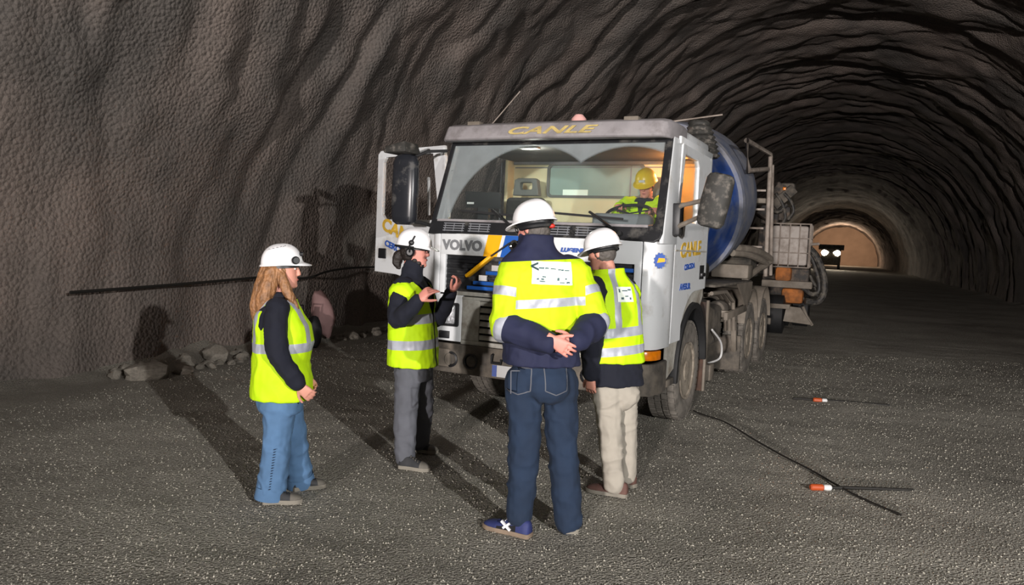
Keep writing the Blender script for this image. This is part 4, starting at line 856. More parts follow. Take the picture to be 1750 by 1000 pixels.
class Person:
    def __init__(s, label, base, F, pelvis, neck, name='person'):
        s.base = Vector((base[0], base[1], 0)) if len(base) == 2 else Vector(base); s.root = empty(name, s.base); tag(s.root, label, 'person', 'people wearing hard hats')
        s.F = Vector((F[0], F[1], 0)).normalized(); s.R = Vector((s.F.y, -s.F.x, 0)); s.p, s.n = Vector(pelvis), Vector(neck); s.up = (s.n-s.p).normalized()
    def add(s, name, me, m, label=None, parent=None):
        me.transform(Matrix.Translation(-s.base)); me.polygons.foreach_set('use_smooth', [True]*len(me.polygons)); o = link(name, me, m, parent or s.root)
        if label: o['label'] = label
        return o
    def addmb(s, name, mb, m, parent=None, label=None, **k):
        me = mb.mesh(name, **k); me.transform(Matrix.Translation(-s.base)); o = link(name, me, m, parent or s.root)
        if label: o['label'] = label
        return o
    def spine(s, t): return s.p+(s.n-s.p)*t
    def torso(s, mb, w=1., d=1., t0=-.2, t1=1.1, grow=0., table=TORSO, fwd=0., bust=0., belly=0.):
        xs = [r[0] for r in table]; it = lambda t, k: float(np.interp(t, xs, [r[k] for r in table]))
        tt = [t0]+[t for t in xs if t0+.02 < t < t1-.02]+[t1]; ts = [(t, it(t, 1), it(t, 2)) for t in tt]; rings = []
        for t, hw, hd in ts:
            c = s.spine(t)+s.F*(fwd+bust*math.exp(-((t-.58)/.16)**2)*.5+belly*math.exp(-((t-.1)/.25)**2)*.5); D = hd*d+grow+bust*math.exp(-((t-.58)/.16)**2)*.5+belly*math.exp(-((t-.1)/.25)**2)*.5
            rings.append(ring(c, s.R*(hw*w+grow), s.F*D, 2.5))
        mb.loft(rings)
    def head(s, c, HF, tilt=0., roll=0., size=1.):
        s.hc = Vector(c); f = Vector(HF).normalized(); s.HF = Vector((f.x, f.y, 0)).normalized(); s.HR = Vector((s.HF.y, -s.HF.x, 0)); s.HU = Vector((0, 0, 1))
        M = Matrix.Rotation(tilt, 3, s.HR) @ Matrix.Rotation(roll, 3, s.HF); s.HF = M @ s.HF; s.HR = M @ s.HR; s.HU = M @ s.HU; s.hs = size
    def H(s, x, y, z): return s.hc+(s.HR*x+s.HF*y+s.HU*z)*s.hs
    def head_mesh(s, mb):
        R = []
        for z, hw, yf, yb in ((-.122, .022, .078, .035), (-.112, .038, .090, .01), (-.09, .052, .095, -.03), (-.065, .060, .094, -.055), (-.035, .067, .093, -.075), (-.005, .071, .090, -.086), (.018, .073, .086, -.092), (.04, .075, .093, -.096), (.075, .074, .088, -.096), (.105, .060, .066, -.078), (.122, .034, .036, -.046)):
            c = s.H(0, (yf+yb)/2, z); R.append(ring(c, s.HR*hw*s.hs, s.HF*(yf-yb)/2*s.hs, 2.25, 24))
        mb.loft(R)
        mb.loft([ring(s.H(0, y, z), s.HR*w_*s.hs, s.HF*d_*s.hs, 2, 10) for z, y, w_, d_ in ((.03, .088, .008, .008), (.01, .095, .009, .011), (-.015, .103, .013, .014), (-.028, .105, .017, .014), (-.036, .098, .014, .012))])
        for e in (-1, 1):
            mb.ell(s.H(e*.076, -.008, -.002), .010*s.hs, .018*s.hs, .032*s.hs, 10, 6, Matrix((s.HR, s.HF, s.HU)).transposed())
        mb.ell(s.H(0, .088, -.062), .024*s.hs, .012*s.hs, .011*s.hs, 10, 6, Matrix((s.HR, s.HF, s.HU)).transposed()); mb.ell(s.H(0, .084, -.102), .022*s.hs, .016*s.hs, .016*s.hs, 10, 6, Matrix((s.HR, s.HF, s.HU)).transposed())
        limb(mb, [s.spine(.94), s.H(0, -.02, -.08)], [.062, .058])
    def face(s, par):
        rot = Matrix((s.HR, s.HF, s.HU)).transposed()
        for e in (-1, 1):
            s.addmb('eye', MB().ell(s.H(e*.032, .083, .012), .013*s.hs, .008*s.hs, .007*s.hs, 12, 8, rot), 'eye_white', par); s.addmb('iris', MB().ell(s.H(e*.032, .0895, .011), .0055*s.hs, .003*s.hs, .0055*s.hs, 10, 6, rot), 'eye_dark', par)
            s.addmb('eyebrow', MB().tube([s.H(e*.014, .096, .028), s.H(e*.032, .096, .033), s.H(e*.05, .086, .028)], .0042*s.hs, 6), 'hair_dark', par)
        s.addmb('lips', MB().ell(s.H(0, .0965, -.062), .021*s.hs, .006*s.hs, .0075*s.hs, 12, 6, rot), 'lips', par)
    def helmet(s, m, lift=.045, back=-.005, tilt=0., cups=0, band='black_plastic'):
        M = Matrix.Rotation(-tilt, 3, s.HR); hf, hu, hr = M @ s.HF, M @ s.HU, s.HR; c = s.H(0, back, lift); k = s.hs
        def pt(a, e, off=0.):
            ce, se = math.cos(e), math.sin(e); y = math.cos(a); x = math.sin(a); L_ = (.134 if y > 0 else .138)+off; W_ = .110+off
            rid = .007*math.exp(-(x*ce/.16)**2)*math.sin(e)**.6 if off >= 0 else 0
            return c+(hr*x*W_*ce**.8+hf*y*L_*ce**.8+hu*((.128+off+rid)*se**.92 if se > 0 else 0))*k
        n = 40; rings = []
        def brim(a): f = max(0, math.cos(a)); return .010+.048*f**2.2, -.004-.016*f**2
        outer = []
        A = [2*math.pi*i/n for i in range(n)]
        def rimring(w_, dz): return [pt(a, 0)+((hf*math.cos(a)+hr*math.sin(a))*brim(a)[0]*w_+hu*(brim(a)[1]*w_+dz))*k for a in A]
        rings = [[pt(a, math.radians(84), -.006) for a in A]]+[[pt(a, math.radians(e), -.006) for a in A] for e in (60, 35, 12, 0)]+[rimring(1, -.006), rimring(1.05, -.003), rimring(1, .001), rimring(.15, .004)]+[[pt(a, math.radians(e)) for a in A] for e in (6, 16, 28, 40, 52, 64, 74, 82, 87)]
        o = s.addmb('hard_hat', MB().loft(rings), m, ang=50)
        s.addmb('headband', MB().loft([[s.H(0, back, lift)+(hr*math.sin(a)*(.082)+hf*math.cos(a)*.1+hu*z)*k for a in A] for z in (-.03, .0)]+[[s.H(0, back, lift)+(hr*math.sin(a)*(.09)+hf*math.cos(a)*.112+hu*z)*k for a in A] for z in (.0, -.03)], cap=False), band, o)
        s.hb = (c, hf, hr, hu)
        return o
    def muffs(s, o, sides=(1, -1), fwd=-.01, drop=-.045):
        c, hf, hr, hu = s.hb
        for e in sides:
            b = s.H(e*.088, fwd, drop+.045); cup = s.addmb('ear_cup', MB().lathe([(-.012, .03), (.0, .036), (.018, .034), (.032, .022)], b, s.HR*e, 20), 'black_plastic', o)
            s.addmb('ear_cup_arm', MB().tube(smooth_path([b+s.HR*e*.03, b+s.HR*e*.045+s.HU*.05, c+hr*e*.118+hu*.02, c+hr*e*.1+hu*.075+hf*.02]), .007, 6), 'black_plastic', o)
            s.addmb('arm_slot', MB().ell(c+hr*e*.112+hu*.022+hf*.0, .014, .022, .022, 12, 8, Matrix((hr, hf, hu)).transposed()), 'black_plastic', o)
    def shoe(s, heel, toe, m, m2, sole, toe_cap=None, hw=.048, panel=None):
        heel, toe = Vector(heel), Vector(toe); d = (toe-heel); d.z = 0; L_ = d.length; d.normalize(); r = Vector((d.y, -d.x, 0)); up = Vector((0, 0, 1)); z0 = heel.z
        st = ((-.0, .55, .075), (.03, .78, .095), (.12, .82, .105), (.28, .80, .10), (.42, .82, .088), (.55, .94, .07), (.70, 1.04, .058), (.84, .98, .050), (.94, .74, .042), (1., .4, .03))
        def prof(c, w_, h, lo): return [c+r*w_*math.copysign(abs(math.cos(a))**.75, math.cos(a))+up*(lo+(h-lo)*max(0, math.sin(a))**.8) for a in [math.pi*i/12 for i in range(13)]]
        up_rings = [prof(heel+d*L_*t, hw*w_*.94, h, .018) for t, w_, h in st]
        u = s.addmb('shoe', MB().loft(up_rings), m, ang=60)
        srings = [[heel+d*L_*(t*1.03-.012)+r*hw*w_*1.06*q+up*z for q, z in ((-1, .0), (1, .0), (1.02, .014), (.97, .026), (-.97, .026), (-1.02, .014))] for t, w_, h in st]
        s.addmb('sole', MB().loft(srings), sole, u, ang=40)
        if toe_cap: s.addmb('toe_cap', MB().loft([prof(heel+d*L_*t, hw*w_*.98, h+.004, .017) for t, w_, h in st if t >= .68]), toe_cap, u, ang=60)
        if panel:
            s.addmb('side_panel', MB().loft([prof(heel+d*L_*t, hw*float(np.interp(t, [q[0] for q in st], [q[1] for q in st]))*.98, float(np.interp(t, [q[0] for q in st], [q[2] for q in st]))*.9, .017) for t in (.26, .36, .46, .56, .66)]), panel, u, ang=60)
            for a_, b_ in (((.36, .03), (.56, .075)), ((.38, .07), (.52, .035))):
                for sg in (-1, 1): s.addmb('stripe', MB().bar(heel+d*L_*a_[0]+r*sg*hw*.86+up*a_[1], heel+d*L_*b_[0]+r*sg*hw*.82+up*b_[1], .014, .012, up=r), 'white_thread', u)
        for k in range(4):
            t = .36+.075*k; c = heel+d*L_*t+up*(.096-.012*k); s.addmb('lace', MB().tube([c-r*.024, c+up*.006, c+r*.024+d*.008], .004, 6), m2, u)
        return u
    def bvh(s, o):
        me = o.data; return BVHTree.FromPolygons([v.co+s.base for v in me.vertices], [tuple(p.vertices) for p in me.polygons])
    def bvh_me(s, me): return BVHTree.FromPolygons([v.co.copy() for v in me.vertices], [tuple(p.vertices) for p in me.polygons])
    def on_surface(s, me, M, bv, d, off):
        """drape a flat mesh (in frame M) on a garment along direction d"""
        for v in me.vertices:
            q = M @ v.co; h = bv.ray_cast(q-d*.4, d, .9)
            v.co = (h[0]+h[1]*off+d*0) if h[0] is not None else q
        me.update(); return me
def grid_mesh(w, h, nx=24, ny=12):
    vs = [(w*(i/nx-.5), h*(j/ny-.5), 0) for j in range(ny+1) for i in range(nx+1)]; f = [(j*(nx+1)+i, j*(nx+1)+i+1, (j+1)*(nx+1)+i+1, (j+1)*(nx+1)+i) for j in range(ny) for i in range(nx)]
    me = bpy.data.meshes.new('g'); me.from_pydata(vs, [], f); return me
def seg_dist(p, a, b):
    d = b-a; t = max(0, min(1, (p-a).dot(d)/d.dot(d))); return (p-(a+d*t)).length, t
VOX = .005; CV = .0085

# ---- woman on the left -------------------------------------------------
def person_woman():
    D = 4.95; F = (1, .18)
    P = Person('person in lime vest, light blue jeans and white hard hat standing apart', gnd(492, 848)[:2], F, at(480, 668, D), at(478, 503, D))
    sR, sL = at(474, 527, 4.79), at(486, 525, 5.11); eR, wR = at(474, 600, 4.71), at(508, 654, 4.76); eL, wL = at(500, 600, 5.15), at(522, 642, 5.05)
    hR, hL = at(477, 690, 4.87), at(489, 690, 5.03); kR, kL = at(473, 762, 4.86), at(503, 757, 5.06); aR, aL = at(463, 838, 4.84), at(512, 815, 5.13)
    P.head(at(484, 461, D), (1, .12), tilt=-.02, size=.96)
    b = MB(); P.head_mesh(b); P.torso(b, .8, .8, 0, .96); limb(b, [sR, eR, wR], [.045, .04, .03]); limb(b, [sL, eL, wL], [.045, .04, .03]); limb(b, [hR, kR, aR], [.075, .05, .04]); limb(b, [hL, kL, aL], [.075, .05, .04])
    dR = (wR-eR).normalized(); hand(b, wR+dR*.02, dR+Vector((.5, 0, -.1)), Vector((-.2, -1, .3)), thumb=1, size=.9, curl=(.5, .6, .4)); dL = (wL-eL).normalized(); hand(b, wL+dL*.02, dL+Vector((.3, 0, -.1)), Vector((0, 1, .3)), thumb=-1, size=.9, curl=(.5, .6, .4))
    bd = P.add('body', fuse(b, VOX, 3), 'skin'); P.face(bd)
    j = MB(); P.torso(j, .93, .98, -.05, 1.02, bust=.03); limb(j, [P.spine(.84)+P.R*.13, sR, eR, wR], [.06, .07, .066, .05]); limb(j, [P.spine(.84)-P.R*.13, sL, eL, wL], [.06, .068, .064, .05])
    P.add('jacket', fuse(j, CV, 4, .0075, 12, 3, (1, 1, .8)), 'navy_dark'); limb_c = MB(); limb(limb_c, [wR-dR*.035, wR+dR*.01], [.05, .05]); P.add('cuff', fuse(limb_c, CV, 2, .002, 30, 4), 'near_black')
    v = MB(); TB = ((-.20, .215, .178), (-.12, .214, .182), (.0, .212, .184), (.12, .208, .178), (.32, .202, .165), (.52, .198, .158), (.70, .194, .150), (.82, .178, .136), (.90, .158, .112), (.97, .118, .090)); P.torso(v, .97, 1., -.055, .97, .008, TB, bust=.055, belly=.012)
    me = fuse(v, CV, 3, .006, 11, 5, (1, 1, .45))
    up = P.up; cuts = [(P.spine(t), up) for t in (.425, .52, .95)]+[(P.p+P.R*q, P.R) for q in (.075, .13, -.075, -.13)]
    def cls(c):
        t = (c-P.p).dot(up)/(P.n-P.p).length; l = abs((c-P.p).dot(P.R))
        if t > .95: return None
        if .425 < t < .52: return 'band'
        if t > .52 and .075 < l < .13: return 'strap'
        return 'vest'
    Z = zones(me, cuts, cls); vo = P.add('vest', Z['vest'], 'hivis'); P.add('reflective_band', Z['band'], 'reflective', parent=vo); P.add('reflective_strap', Z['strap'], 'reflective', parent=vo)
    l = MB(); P.torso(l, .88, .86, -.2, .12); limb(l, [hR, kR, aR], [.105, .085, .092]); limb(l, [hL, kL, aL], [.105, .083, .088]); l.ell(P.spine(-.1)-P.F*.015, .14, .12, .12)
    l2 = fuse(l, CV, 8, .009, 11, 7, (.75, .75, 1.15)); tr = P.add('jeans', l2, 'denim_light')
    for (k_, a_) in ((kR, aR), (kL, aL)):
        d = (a_-k_).normalized(); hem = MB(); hem.lathe([(-.02, .092), (.045, .098), (.055, .096), (.0, .085)], a_+Vector((0, 0, -.0)), d, 24, cap=False); P.addmb('hem', hem, 'denim_light', tr)
    # side seam stitching
    for t in range(16):
        z = kR+(aR-kR)*(t/17)+Vector((.01, -.094, 0)); P.addmb('stitch', MB().tube([z, z+Vector((.012, 0, .004))], .003, 5), 'denim_dark', tr)
    P.shoe(gnd(449, 860), gnd(516, 858), 'shoe_dark', 'near_black', 'sole_pale', 'shoe_grey', .047); P.shoe(gnd(500, 838), gnd(556, 831), 'shoe_dark', 'near_black', 'sole_pale', 'shoe_grey', .047)
    h = P.helmet('helmet_white', .04, -.008, tilt=-.12, cups=0)
    c, hf, hr, hu = P.hb; P.addmb('lamp_clip', MB().lathe([(0, .022), (.018, .026), (.03, .018)], c+hr*.085+hf*.095+hu*.018, hr*.9+hf*.4, 16), 'black_plastic', h); P.addmb('lamp_clip', MB().lathe([(0, .014), (.02, .012)], c+hr*.02+hf*.12+hu*.055, hf, 14), 'black_plastic', h)
    for k in range(5): P.addmb('vent_slot', MB().ell(c+hr*.075+hf*(-.06+.025*k)+hu*(.098+.004*k), .004, .006, .003, 8, 5), 'lettering_grey', h)
    # long hair down over the shoulder
    hm = MB(); hm.ell(P.H(0, -.025, .0), .082, .088, .10, 18, 10, Matrix((P.HR, P.HF, P.HU)).transposed())
    limb(hm, [P.H(.05, -.05, .0), P.H(.075, -.075, -.1), P.H(.09, -.10, -.2), P.H(.085, -.13, -.28)], [.05, .055, .05, .018]); limb(hm, [P.H(-.03, -.08, .0), P.H(-.03, -.11, -.12), P.H(-.02, -.14, -.24), P.H(-.02, -.15, -.3)], [.055, .06, .05, .018])
    limb(hm, [P.H(.07, .0, -.02), P.H(.08, .03, -.10), P.H(.085, .075, -.19), P.H(.08, .125, -.27)], [.024, .032, .03, .008]); limb(hm, [P.H(.02, -.09, .0), P.H(.03, -.12, -.12), P.H(.04, -.15, -.25), P.H(.04, -.165, -.34)], [.05, .055, .045, .012])
    P.add('hair', fuse(hm, VOX, 3, .004, 30, 9, (2.5, 2.5, .25)), 'hair_brown')
    return P
# ---- man with ear muffs, gesturing ------------------------------------
def person_gesturing():
    D = 5.88; F = (.95, -.26)
    P = Person('person with black ear muffs and lime vest gesturing with both hands', gnd(713, 787)[:2], F, at(706, 618, D), at(704, 470, D))
    sR, sL = at(687, 496, 5.71), at(722, 492, 6.05); eR, wR = at(680, 546, 5.58), at(714, 514, 5.46); eL, wL = at(744, 545, 6.0), at(771, 501, 5.80)
    hR, hL = at(699, 632, 5.80), at(716, 630, 5.97); kR, kL = at(693, 708, 5.77), at(722, 700, 6.04); aR, aL = at(692, 782, 5.72), at(716, 756, 6.14)
    P.head(at(709, 429, D), (1, -.10), tilt=-.04)
    b = MB(); P.head_mesh(b); P.torso(b, .8, .8, 0, .96); limb(b, [sR, eR, wR], [.05, .043, .031]); limb(b, [sL, eL, wL], [.05, .043, .031]); limb(b, [hR, kR, aR], [.08, .055, .042]); limb(b, [hL, kL, aL], [.08, .055, .042])
    hand(b, wR+(wR-eR).normalized()*.015, Vector((.62, -.1, .62)), Vector((-.5, -.75, .5)), thumb=1, curls=[(.25, .35, .3), (.5, .6, .4), (.8, .8, .5), (.9, .8, .5)], tcurl=.1, spread=.2)
    hand(b, wL+(wL-eL).normalized()*.015, Vector((.55, -.25, .8)), Vector((.8, -.3, -.3)), thumb=-1, curls=[(.6, .8, .5), (.8, 1., .6), (.9, 1., .6), (.9, 1., .6)], tcurl=.25, spread=.1)
    bd = P.add('body', fuse(b, VOX, 3), 'skin_pink'); P.face(bd)
    j = MB(); P.torso(j, .93, .95, -.05, 1.08); limb(j, [P.spine(.86)+P.R*.13, sR, eR, wR], [.075, .08, .072, .047]); limb(j, [P.spine(.86)-P.R*.13, sL, eL, wL], [.075, .078, .07, .047])
    limb(j, [P.spine(.96), P.spine(1.12)+P.F*.015], [.078, .068]); P.add('jacket', fuse(j, CV, 4, .0075, 12, 13, (1, 1, .8)), 'navy_dark')
    TB = ((-.26, .225, .178), (-.15, .222, .176), (.0, .215, .17), (.2, .208, .162), (.45, .206, .158), (.68, .208, .152), (.80, .200, .138), (.88, .172, .115), (.95, .125, .09)); v = MB(); P.torso(v, .97, 1., -.03, .95, .008, TB, belly=.012)
    for sg in (-1, 1): limb(v, [P.spine(.86)+P.R*.07*sg, P.spine(.79)+P.R*(.195 if sg > 0 else .165)*sg], [.09, .1])
    me = fuse(v, CV, 3, .006, 11, 15, (1, 1, .45)); up = P.up; ln = (P.n-P.p).length
    cuts = [(P.spine(t), up) for t in (.17, .275, .46, .57, .93)]; vn1 = (P.R*1.0+up*-.52).normalized(); vn2 = (-P.R*1.0+up*-.52).normalized(); vp = P.spine(.52)
    cuts += [(vp, vn1), (vp, vn2), (P.p, P.F), (P.p+P.R*.012, P.R), (P.p-P.R*.012, P.R)]
    def cls(c):
        t = (c-P.p).dot(up)/ln; f = (c-P.p).dot(P.F); l = (c-P.p).dot(P.R)
        if t > .93: return None
        if f > 0 and (c-vp).dot(vn1) < 0 and (c-vp).dot(vn2) < 0 and t > .5: return None
        if f > 0 and abs(l) < .012: return 'zip'
        if .17 < t < .275 or .46 < t < .57: return 'band'
        return 'vest'
    Z = zones(me, cuts, cls); vo = P.add('vest', Z['vest'], 'hivis'); P.add('reflective_band', Z['band'], 'reflective', parent=vo)
    if 'zip' in Z: P.add('zip_edge', Z['zip'], 'near_black', parent=vo)
    l = MB(); P.torso(l, .86, .82, -.2, .12); limb(l, [hR, kR, aR], [.105, .085, .072]); limb(l, [hL, kL, aL], [.105, .085, .072]); P.add('work_trousers', fuse(l, CV, 8, .009, 11, 17, (.75, .75, 1.15)), 'work_grey')
    P.shoe(gnd(683, 799), gnd(735, 805), 'shoe_dark', 'shoe_grey', 'sole_pale', 'shoe_grey', .05); P.shoe(gnd(706, 770), gnd(747, 775), 'shoe_dark', 'shoe_grey', 'sole_pale', 'shoe_grey', .05)
    h = P.helmet('helmet_white', .04, -.006, tilt=.02); P.muffs(h, fwd=-.012, drop=-.055)
    c, hf, hr, hu = P.hb; A = [math.radians(a) for a in range(-100, 101, 10)]
    P.addmb('rim_trim', MB().tube([c+hr*math.sin(a)*.118+hf*math.cos(a)*-.143+hu*-.012 for a in A], .010, 6), 'black_plastic', h)
    g = MB();
    for e in (-1, 1): g.tube([P.H(e*.013, .108, .01), P.H(e*.02, .106, .024), P.H(e*.05, .098, .024), P.H(e*.058, .09, .008), P.H(e*.045, .10, -.008), P.H(e*.02, .106, -.006), P.H(e*.013, .108, .01)], .0028, 6); g.tube([P.H(e*.058, .09, .014), P.H(e*.078, .0, .016)], .0026, 6)
    g.tube([P.H(-.013, .108, .01), P.H(.013, .108, .01)], .0026, 6); P.addmb('glasses', g, 'near_black')
    hm = MB(); hm.ell(P.H(0, -.03, .0), .08, .082, .10, 16, 10, Matrix((P.HR, P.HF, P.HU)).transposed()); limb(hm, [P.H(0, -.09, -.02), P.H(0, -.125, -.05), P.H(.0, -.13, -.1), P.H(.01, -.11, -.14)], [.03, .04, .038, .014])
    P.add('hair', fuse(hm, VOX, 2, .004, 26, 19), 'hair_dark')
    bt = MB()
    for x_, y_, z_ in ((-.052, .02, -.075), (.052, .02, -.075), (-.042, .05, -.09), (.042, .05, -.09), (-.02, .07, -.103), (.02, .07, -.103), (0, .076, -.108)): bt.ell(P.H(x_*.92, y_-.004, z_+.004), .022, .024, .022, 10, 6, Matrix((P.HR, P.HF, P.HU)).transposed())
    P.add('beard', fuse(bt, VOX, 8, .001, 40, 20), 'hair_dark')
    return P
# ---- tall man seen from behind, hands clasped ------------------------
def person_clasped():
    D = 4.53; F = (-.22, .97)
    P = Person('tall person in yellow and navy jacket with hands clasped behind the back', gnd(925, 912)[:2], F, at(926, 628, 4.53), at(917, 423, 4.55))
    sL, sR = at(877, 466, 4.47), at(985, 472, 4.57); eL, wL = at(862, 556, 4.42), at(938, 586, 4.29); eR, wR = at(1017, 552, 4.50), at(985, 584, 4.31)
    hL, hR = at(895, 650, 4.50), at(956, 650, 4.55); kL, kR = at(896, 757, 4.49), at(961, 760, 4.56); aL, aR = at(887, 884, 4.48), at(972, 893, 4.56)
    P.head(at(912, 391, 4.57), (-.78, .62), tilt=-.18)
    b = MB(); P.head_mesh(b); P.torso(b, .8, .8, 0, .96); limb(b, [sR, eR, wR], [.05, .045, .033]); limb(b, [sL, eL, wL], [.05, .045, .033]); limb(b, [hR, kR, aR], [.08, .058, .045]); limb(b, [hL, kL, aL], [.08, .058, .045])
    hand(b, at(943, 580, 4.262), Vector((.70, -.06, -.42)), Vector((-.1, -1, .0)), thumb=-1, curls=[(.16, .45, .4), (.2, .5, .45), (.24, .5, .45), (.3, .55, .45)], size=.98, tcurl=.2, spread=.13)
    hand(b, at(985, 586, 4.302), Vector((-.86, .02, -.12)), Vector((.1, -1, .1)), thumb=1, curls=[(.5, .8, .6)]*4, size=1.0, tcurl=.35)
    bd = P.add('body', fuse(b, VOX, 2), 'skin_pink'); P.face(bd)
    TB = ((-.22, .232, .172), (-.08, .236, .174), (.10, .228, .168), (.32, .222, .162), (.52, .228, .165), (.70, .236, .162), (.80, .230, .148), (.86, .212, .13), (.91, .185, .118), (.955, .150, .108), (1.0, .118, .098), (1.05, .098, .093), (1.10, .094, .09))
    j = MB(); P.torso(j, 1, 1, .035, 1.10, 0, TB); limb(j, [P.spine(.82)-P.R*.13, sL, eL], [.085, .095, .086]); limb(j, [P.spine(.82)+P.R*.13, sR, eR], [.085, .095, .086])
    me = fuse(j, CV, 4, .0075, 12, 23, (1, 1, .8)); up = P.up; ln = (P.n-P.p).length
    uL, uR = (eL-sL), (eR-sR); zt = lambda py: (at(925, py, 4.38).z-P.p.z)/(P.n.z-P.p.z)
    ty, t1, t2, th = zt(447), zt(513), zt(528), zt(573)
    cuts = [(P.spine(t), up) for t in (ty, t1, t2, th)]+[(a_+d_*q, d_.normalized()) for a_, d_ in ((sL, uL), (sR, uR)) for q in (.30, .47)]+[(P.p+P.R*q, P.R) for q in (-.205, .205)]
    def cls(c):
        t = (c-P.p).dot(up)/ln; l = (c-P.p).dot(P.R)
        if t > ty: return 'yoke'
        if t < th: return 'hem'
        if abs(l) > .205:
            s0, u_ = (sL, uL) if l < 0 else (sR, uR); q = (c-s0).dot(u_)/u_.dot(u_)
            if .30 < q < .47: return 'bandl' if l < 0 else 'bandr'
            return 'yellow'
        if t < th: return 'hem'
        if t1 > t > t2: return 'band'
        return 'yellow'
    Z = zones(me, cuts, cls); jo = P.add('jacket', Z['yellow'], 'hivis_warm'); P.add('yoke', Z['yoke'], 'navy', parent=jo, label='navy yoke and collar'); P.add('hem', Z['hem'], 'navy', parent=jo, label='navy hem')
    for k_ in ('band', 'bandl', 'bandr'): P.add('reflective_band', Z[k_], 'reflective', parent=jo)
    for e_, w_ in ((eL, wL), (eR, wR)):
        f_ = MB(); limb(f_, [e_, e_+(w_-e_)*.5, w_], [.094, .078, .058]); d_ = (w_-e_).normalized(); L_ = (w_-e_).length
        Zf = zones(fuse(f_, CV, 4, .009, 8, 25), [(e_+d_*L_*q, d_) for q in (-.08, .13)], lambda c: 'band' if -.08 < (c-e_).dot(d_)/L_ < .13 else ('navy' if (c-e_).dot(d_)/L_ > 0 else 'y'))
        so = P.add('sleeve', Zf['navy'], 'navy', parent=jo, label='navy forearm sleeve'); P.add('reflective_band', Zf['band'], 'reflective', parent=jo)
        if 'y' in Zf: P.add('sleeve_elbow', Zf['y'], 'hivis_warm', parent=jo)
    # printed label on the back
    bv = P.bvh(jo); d = P.F.copy(); cpt = at(954, 469, 4.3); M = frame(cpt, P.R, Vector((0, 0, 1)))
    lab = P.on_surface(grid_mesh(.245, .13), M, bv, d, .004); lo = P.add('back_label', lab, 'label_white', parent=jo)
    def draped(me_, dx, dy, m): 
        me_.transform(Matrix.Translation((dx, dy, 0))); P.on_surface(me_, M, bv, d, .0065); P.add('label_print', me_, m, parent=jo)
    draped(text_mesh('<', .09, .001, .002), -.105, .03, 'label_ink'); [draped(grid_mesh(w_, h_, 4, 2), x_, y_, 'label_ink') for w_, h_, x_, y_ in ((.03, .009, -.066, .026), (.022, .007, -.034, .025), (.034, .006, .004, .023), (.018, .008, .042, .02), (.014, .009, .06, .018), (.03, .006, .088, .016), (.02, .007, -.052, -.022), (.012, .01, -.086, -.036), (.014, .009, -.062, -.036), (.03, .006, -.062, -.048), (.012, .014, .03, -.034), (.01, .01, .08, -.032), (.03, .006, .055, -.052), (.02, .007, .092, -.052))]
    l = MB(); P.torso(l, .86, .86, -.2, .12); limb(l, [hL, kL, aL], [.108, .092, .08]); limb(l, [hR, kR, aR], [.108, .092, .08]); l.ell(P.spine(-.12)-P.F*.06, .15, .11, .12)
    tr = P.add('jeans', fuse(l, CV, 8, .009, 11, 27, (.75, .75, 1.15)), 'denim_dark')
    tb = P.bvh(tr)
    for (px, py) in ((893, 655), (958, 655)):
        M2 = frame(at(px, py, 4.3), P.R, Vector((0, 0, 1))); me_ = bpy.data.meshes.new('pk'); r = .002
        ol = [(-.07, .07), (.07, .07), (.065, -.06), (0, -.085), (-.065, -.06)]; vs = []; fs = []
        for i in range(5):
            a_, b_ = Vector((*ol[i], 0)), Vector((*ol[(i+1) % 5], 0)); n = (b_-a_).normalized().cross(Vector((0, 0, 1)))*.003
            for k in range(9):
                q = a_+(b_-a_)*k/8; vs += [q-n, q+n]
                if k: o_ = len(vs)-4; fs.append((o_, o_+1, o_+3, o_+2))
        me_.from_pydata(vs, [], fs); P.on_surface(me_, M2, tb, P.F, .002); P.add('pocket_stitching', me_, 'work_grey', parent=tr)
    P.shoe(gnd(906, 919), gnd(829, 899), 'shoe_blue', 'white_thread', 'sole_brown', 'shoe_blue', .052, 'near_black'); P.shoe(gnd(977, 913), gnd(977, 913)+Vector((-.03, .28, 0)), 'shoe_blue', 'white_thread', 'sole_pale', 'shoe_blue', .05, 'near_black')
    h = P.helmet('helmet_white', .04, -.006, tilt=.02); c, hf, hr, hu = P.hb
    A = [math.radians(a) for a in range(-110, 111, 10)]; P.addmb('nape_strap', MB().tube([c+hr*math.sin(a)*.092-hf*math.cos(a)*.108+hu*-.035 for a in A], .017, 8), 'black_plastic', h)
    P.addmb('adjuster', MB().ell(c-hf*.118-hu*.045+hr*.01, .02, .014, .014, 12, 8), 'red_plastic', h)
    hm = MB(); hm.ell(P.H(0, -.02, -.012), .079, .085, .085, 16, 10, Matrix((P.HR, P.HF, P.HU)).transposed()); P.add('hair', fuse(hm, VOX, 2, .003, 40, 29), 'hair_grey')
    g = MB()
    for e in (-1, 1): g.tube([P.H(e*.013, .108, .01), P.H(e*.05, .1, .024), P.H(e*.058, .09, .0), P.H(e*.02, .106, -.01), P.H(e*.013, .108, .01)], .003, 6); g.tube([P.H(e*.058, .09, .014), P.H(e*.082, -.02, .016)], .003, 6)
    P.addmb('glasses', g, 'near_black')
    return P
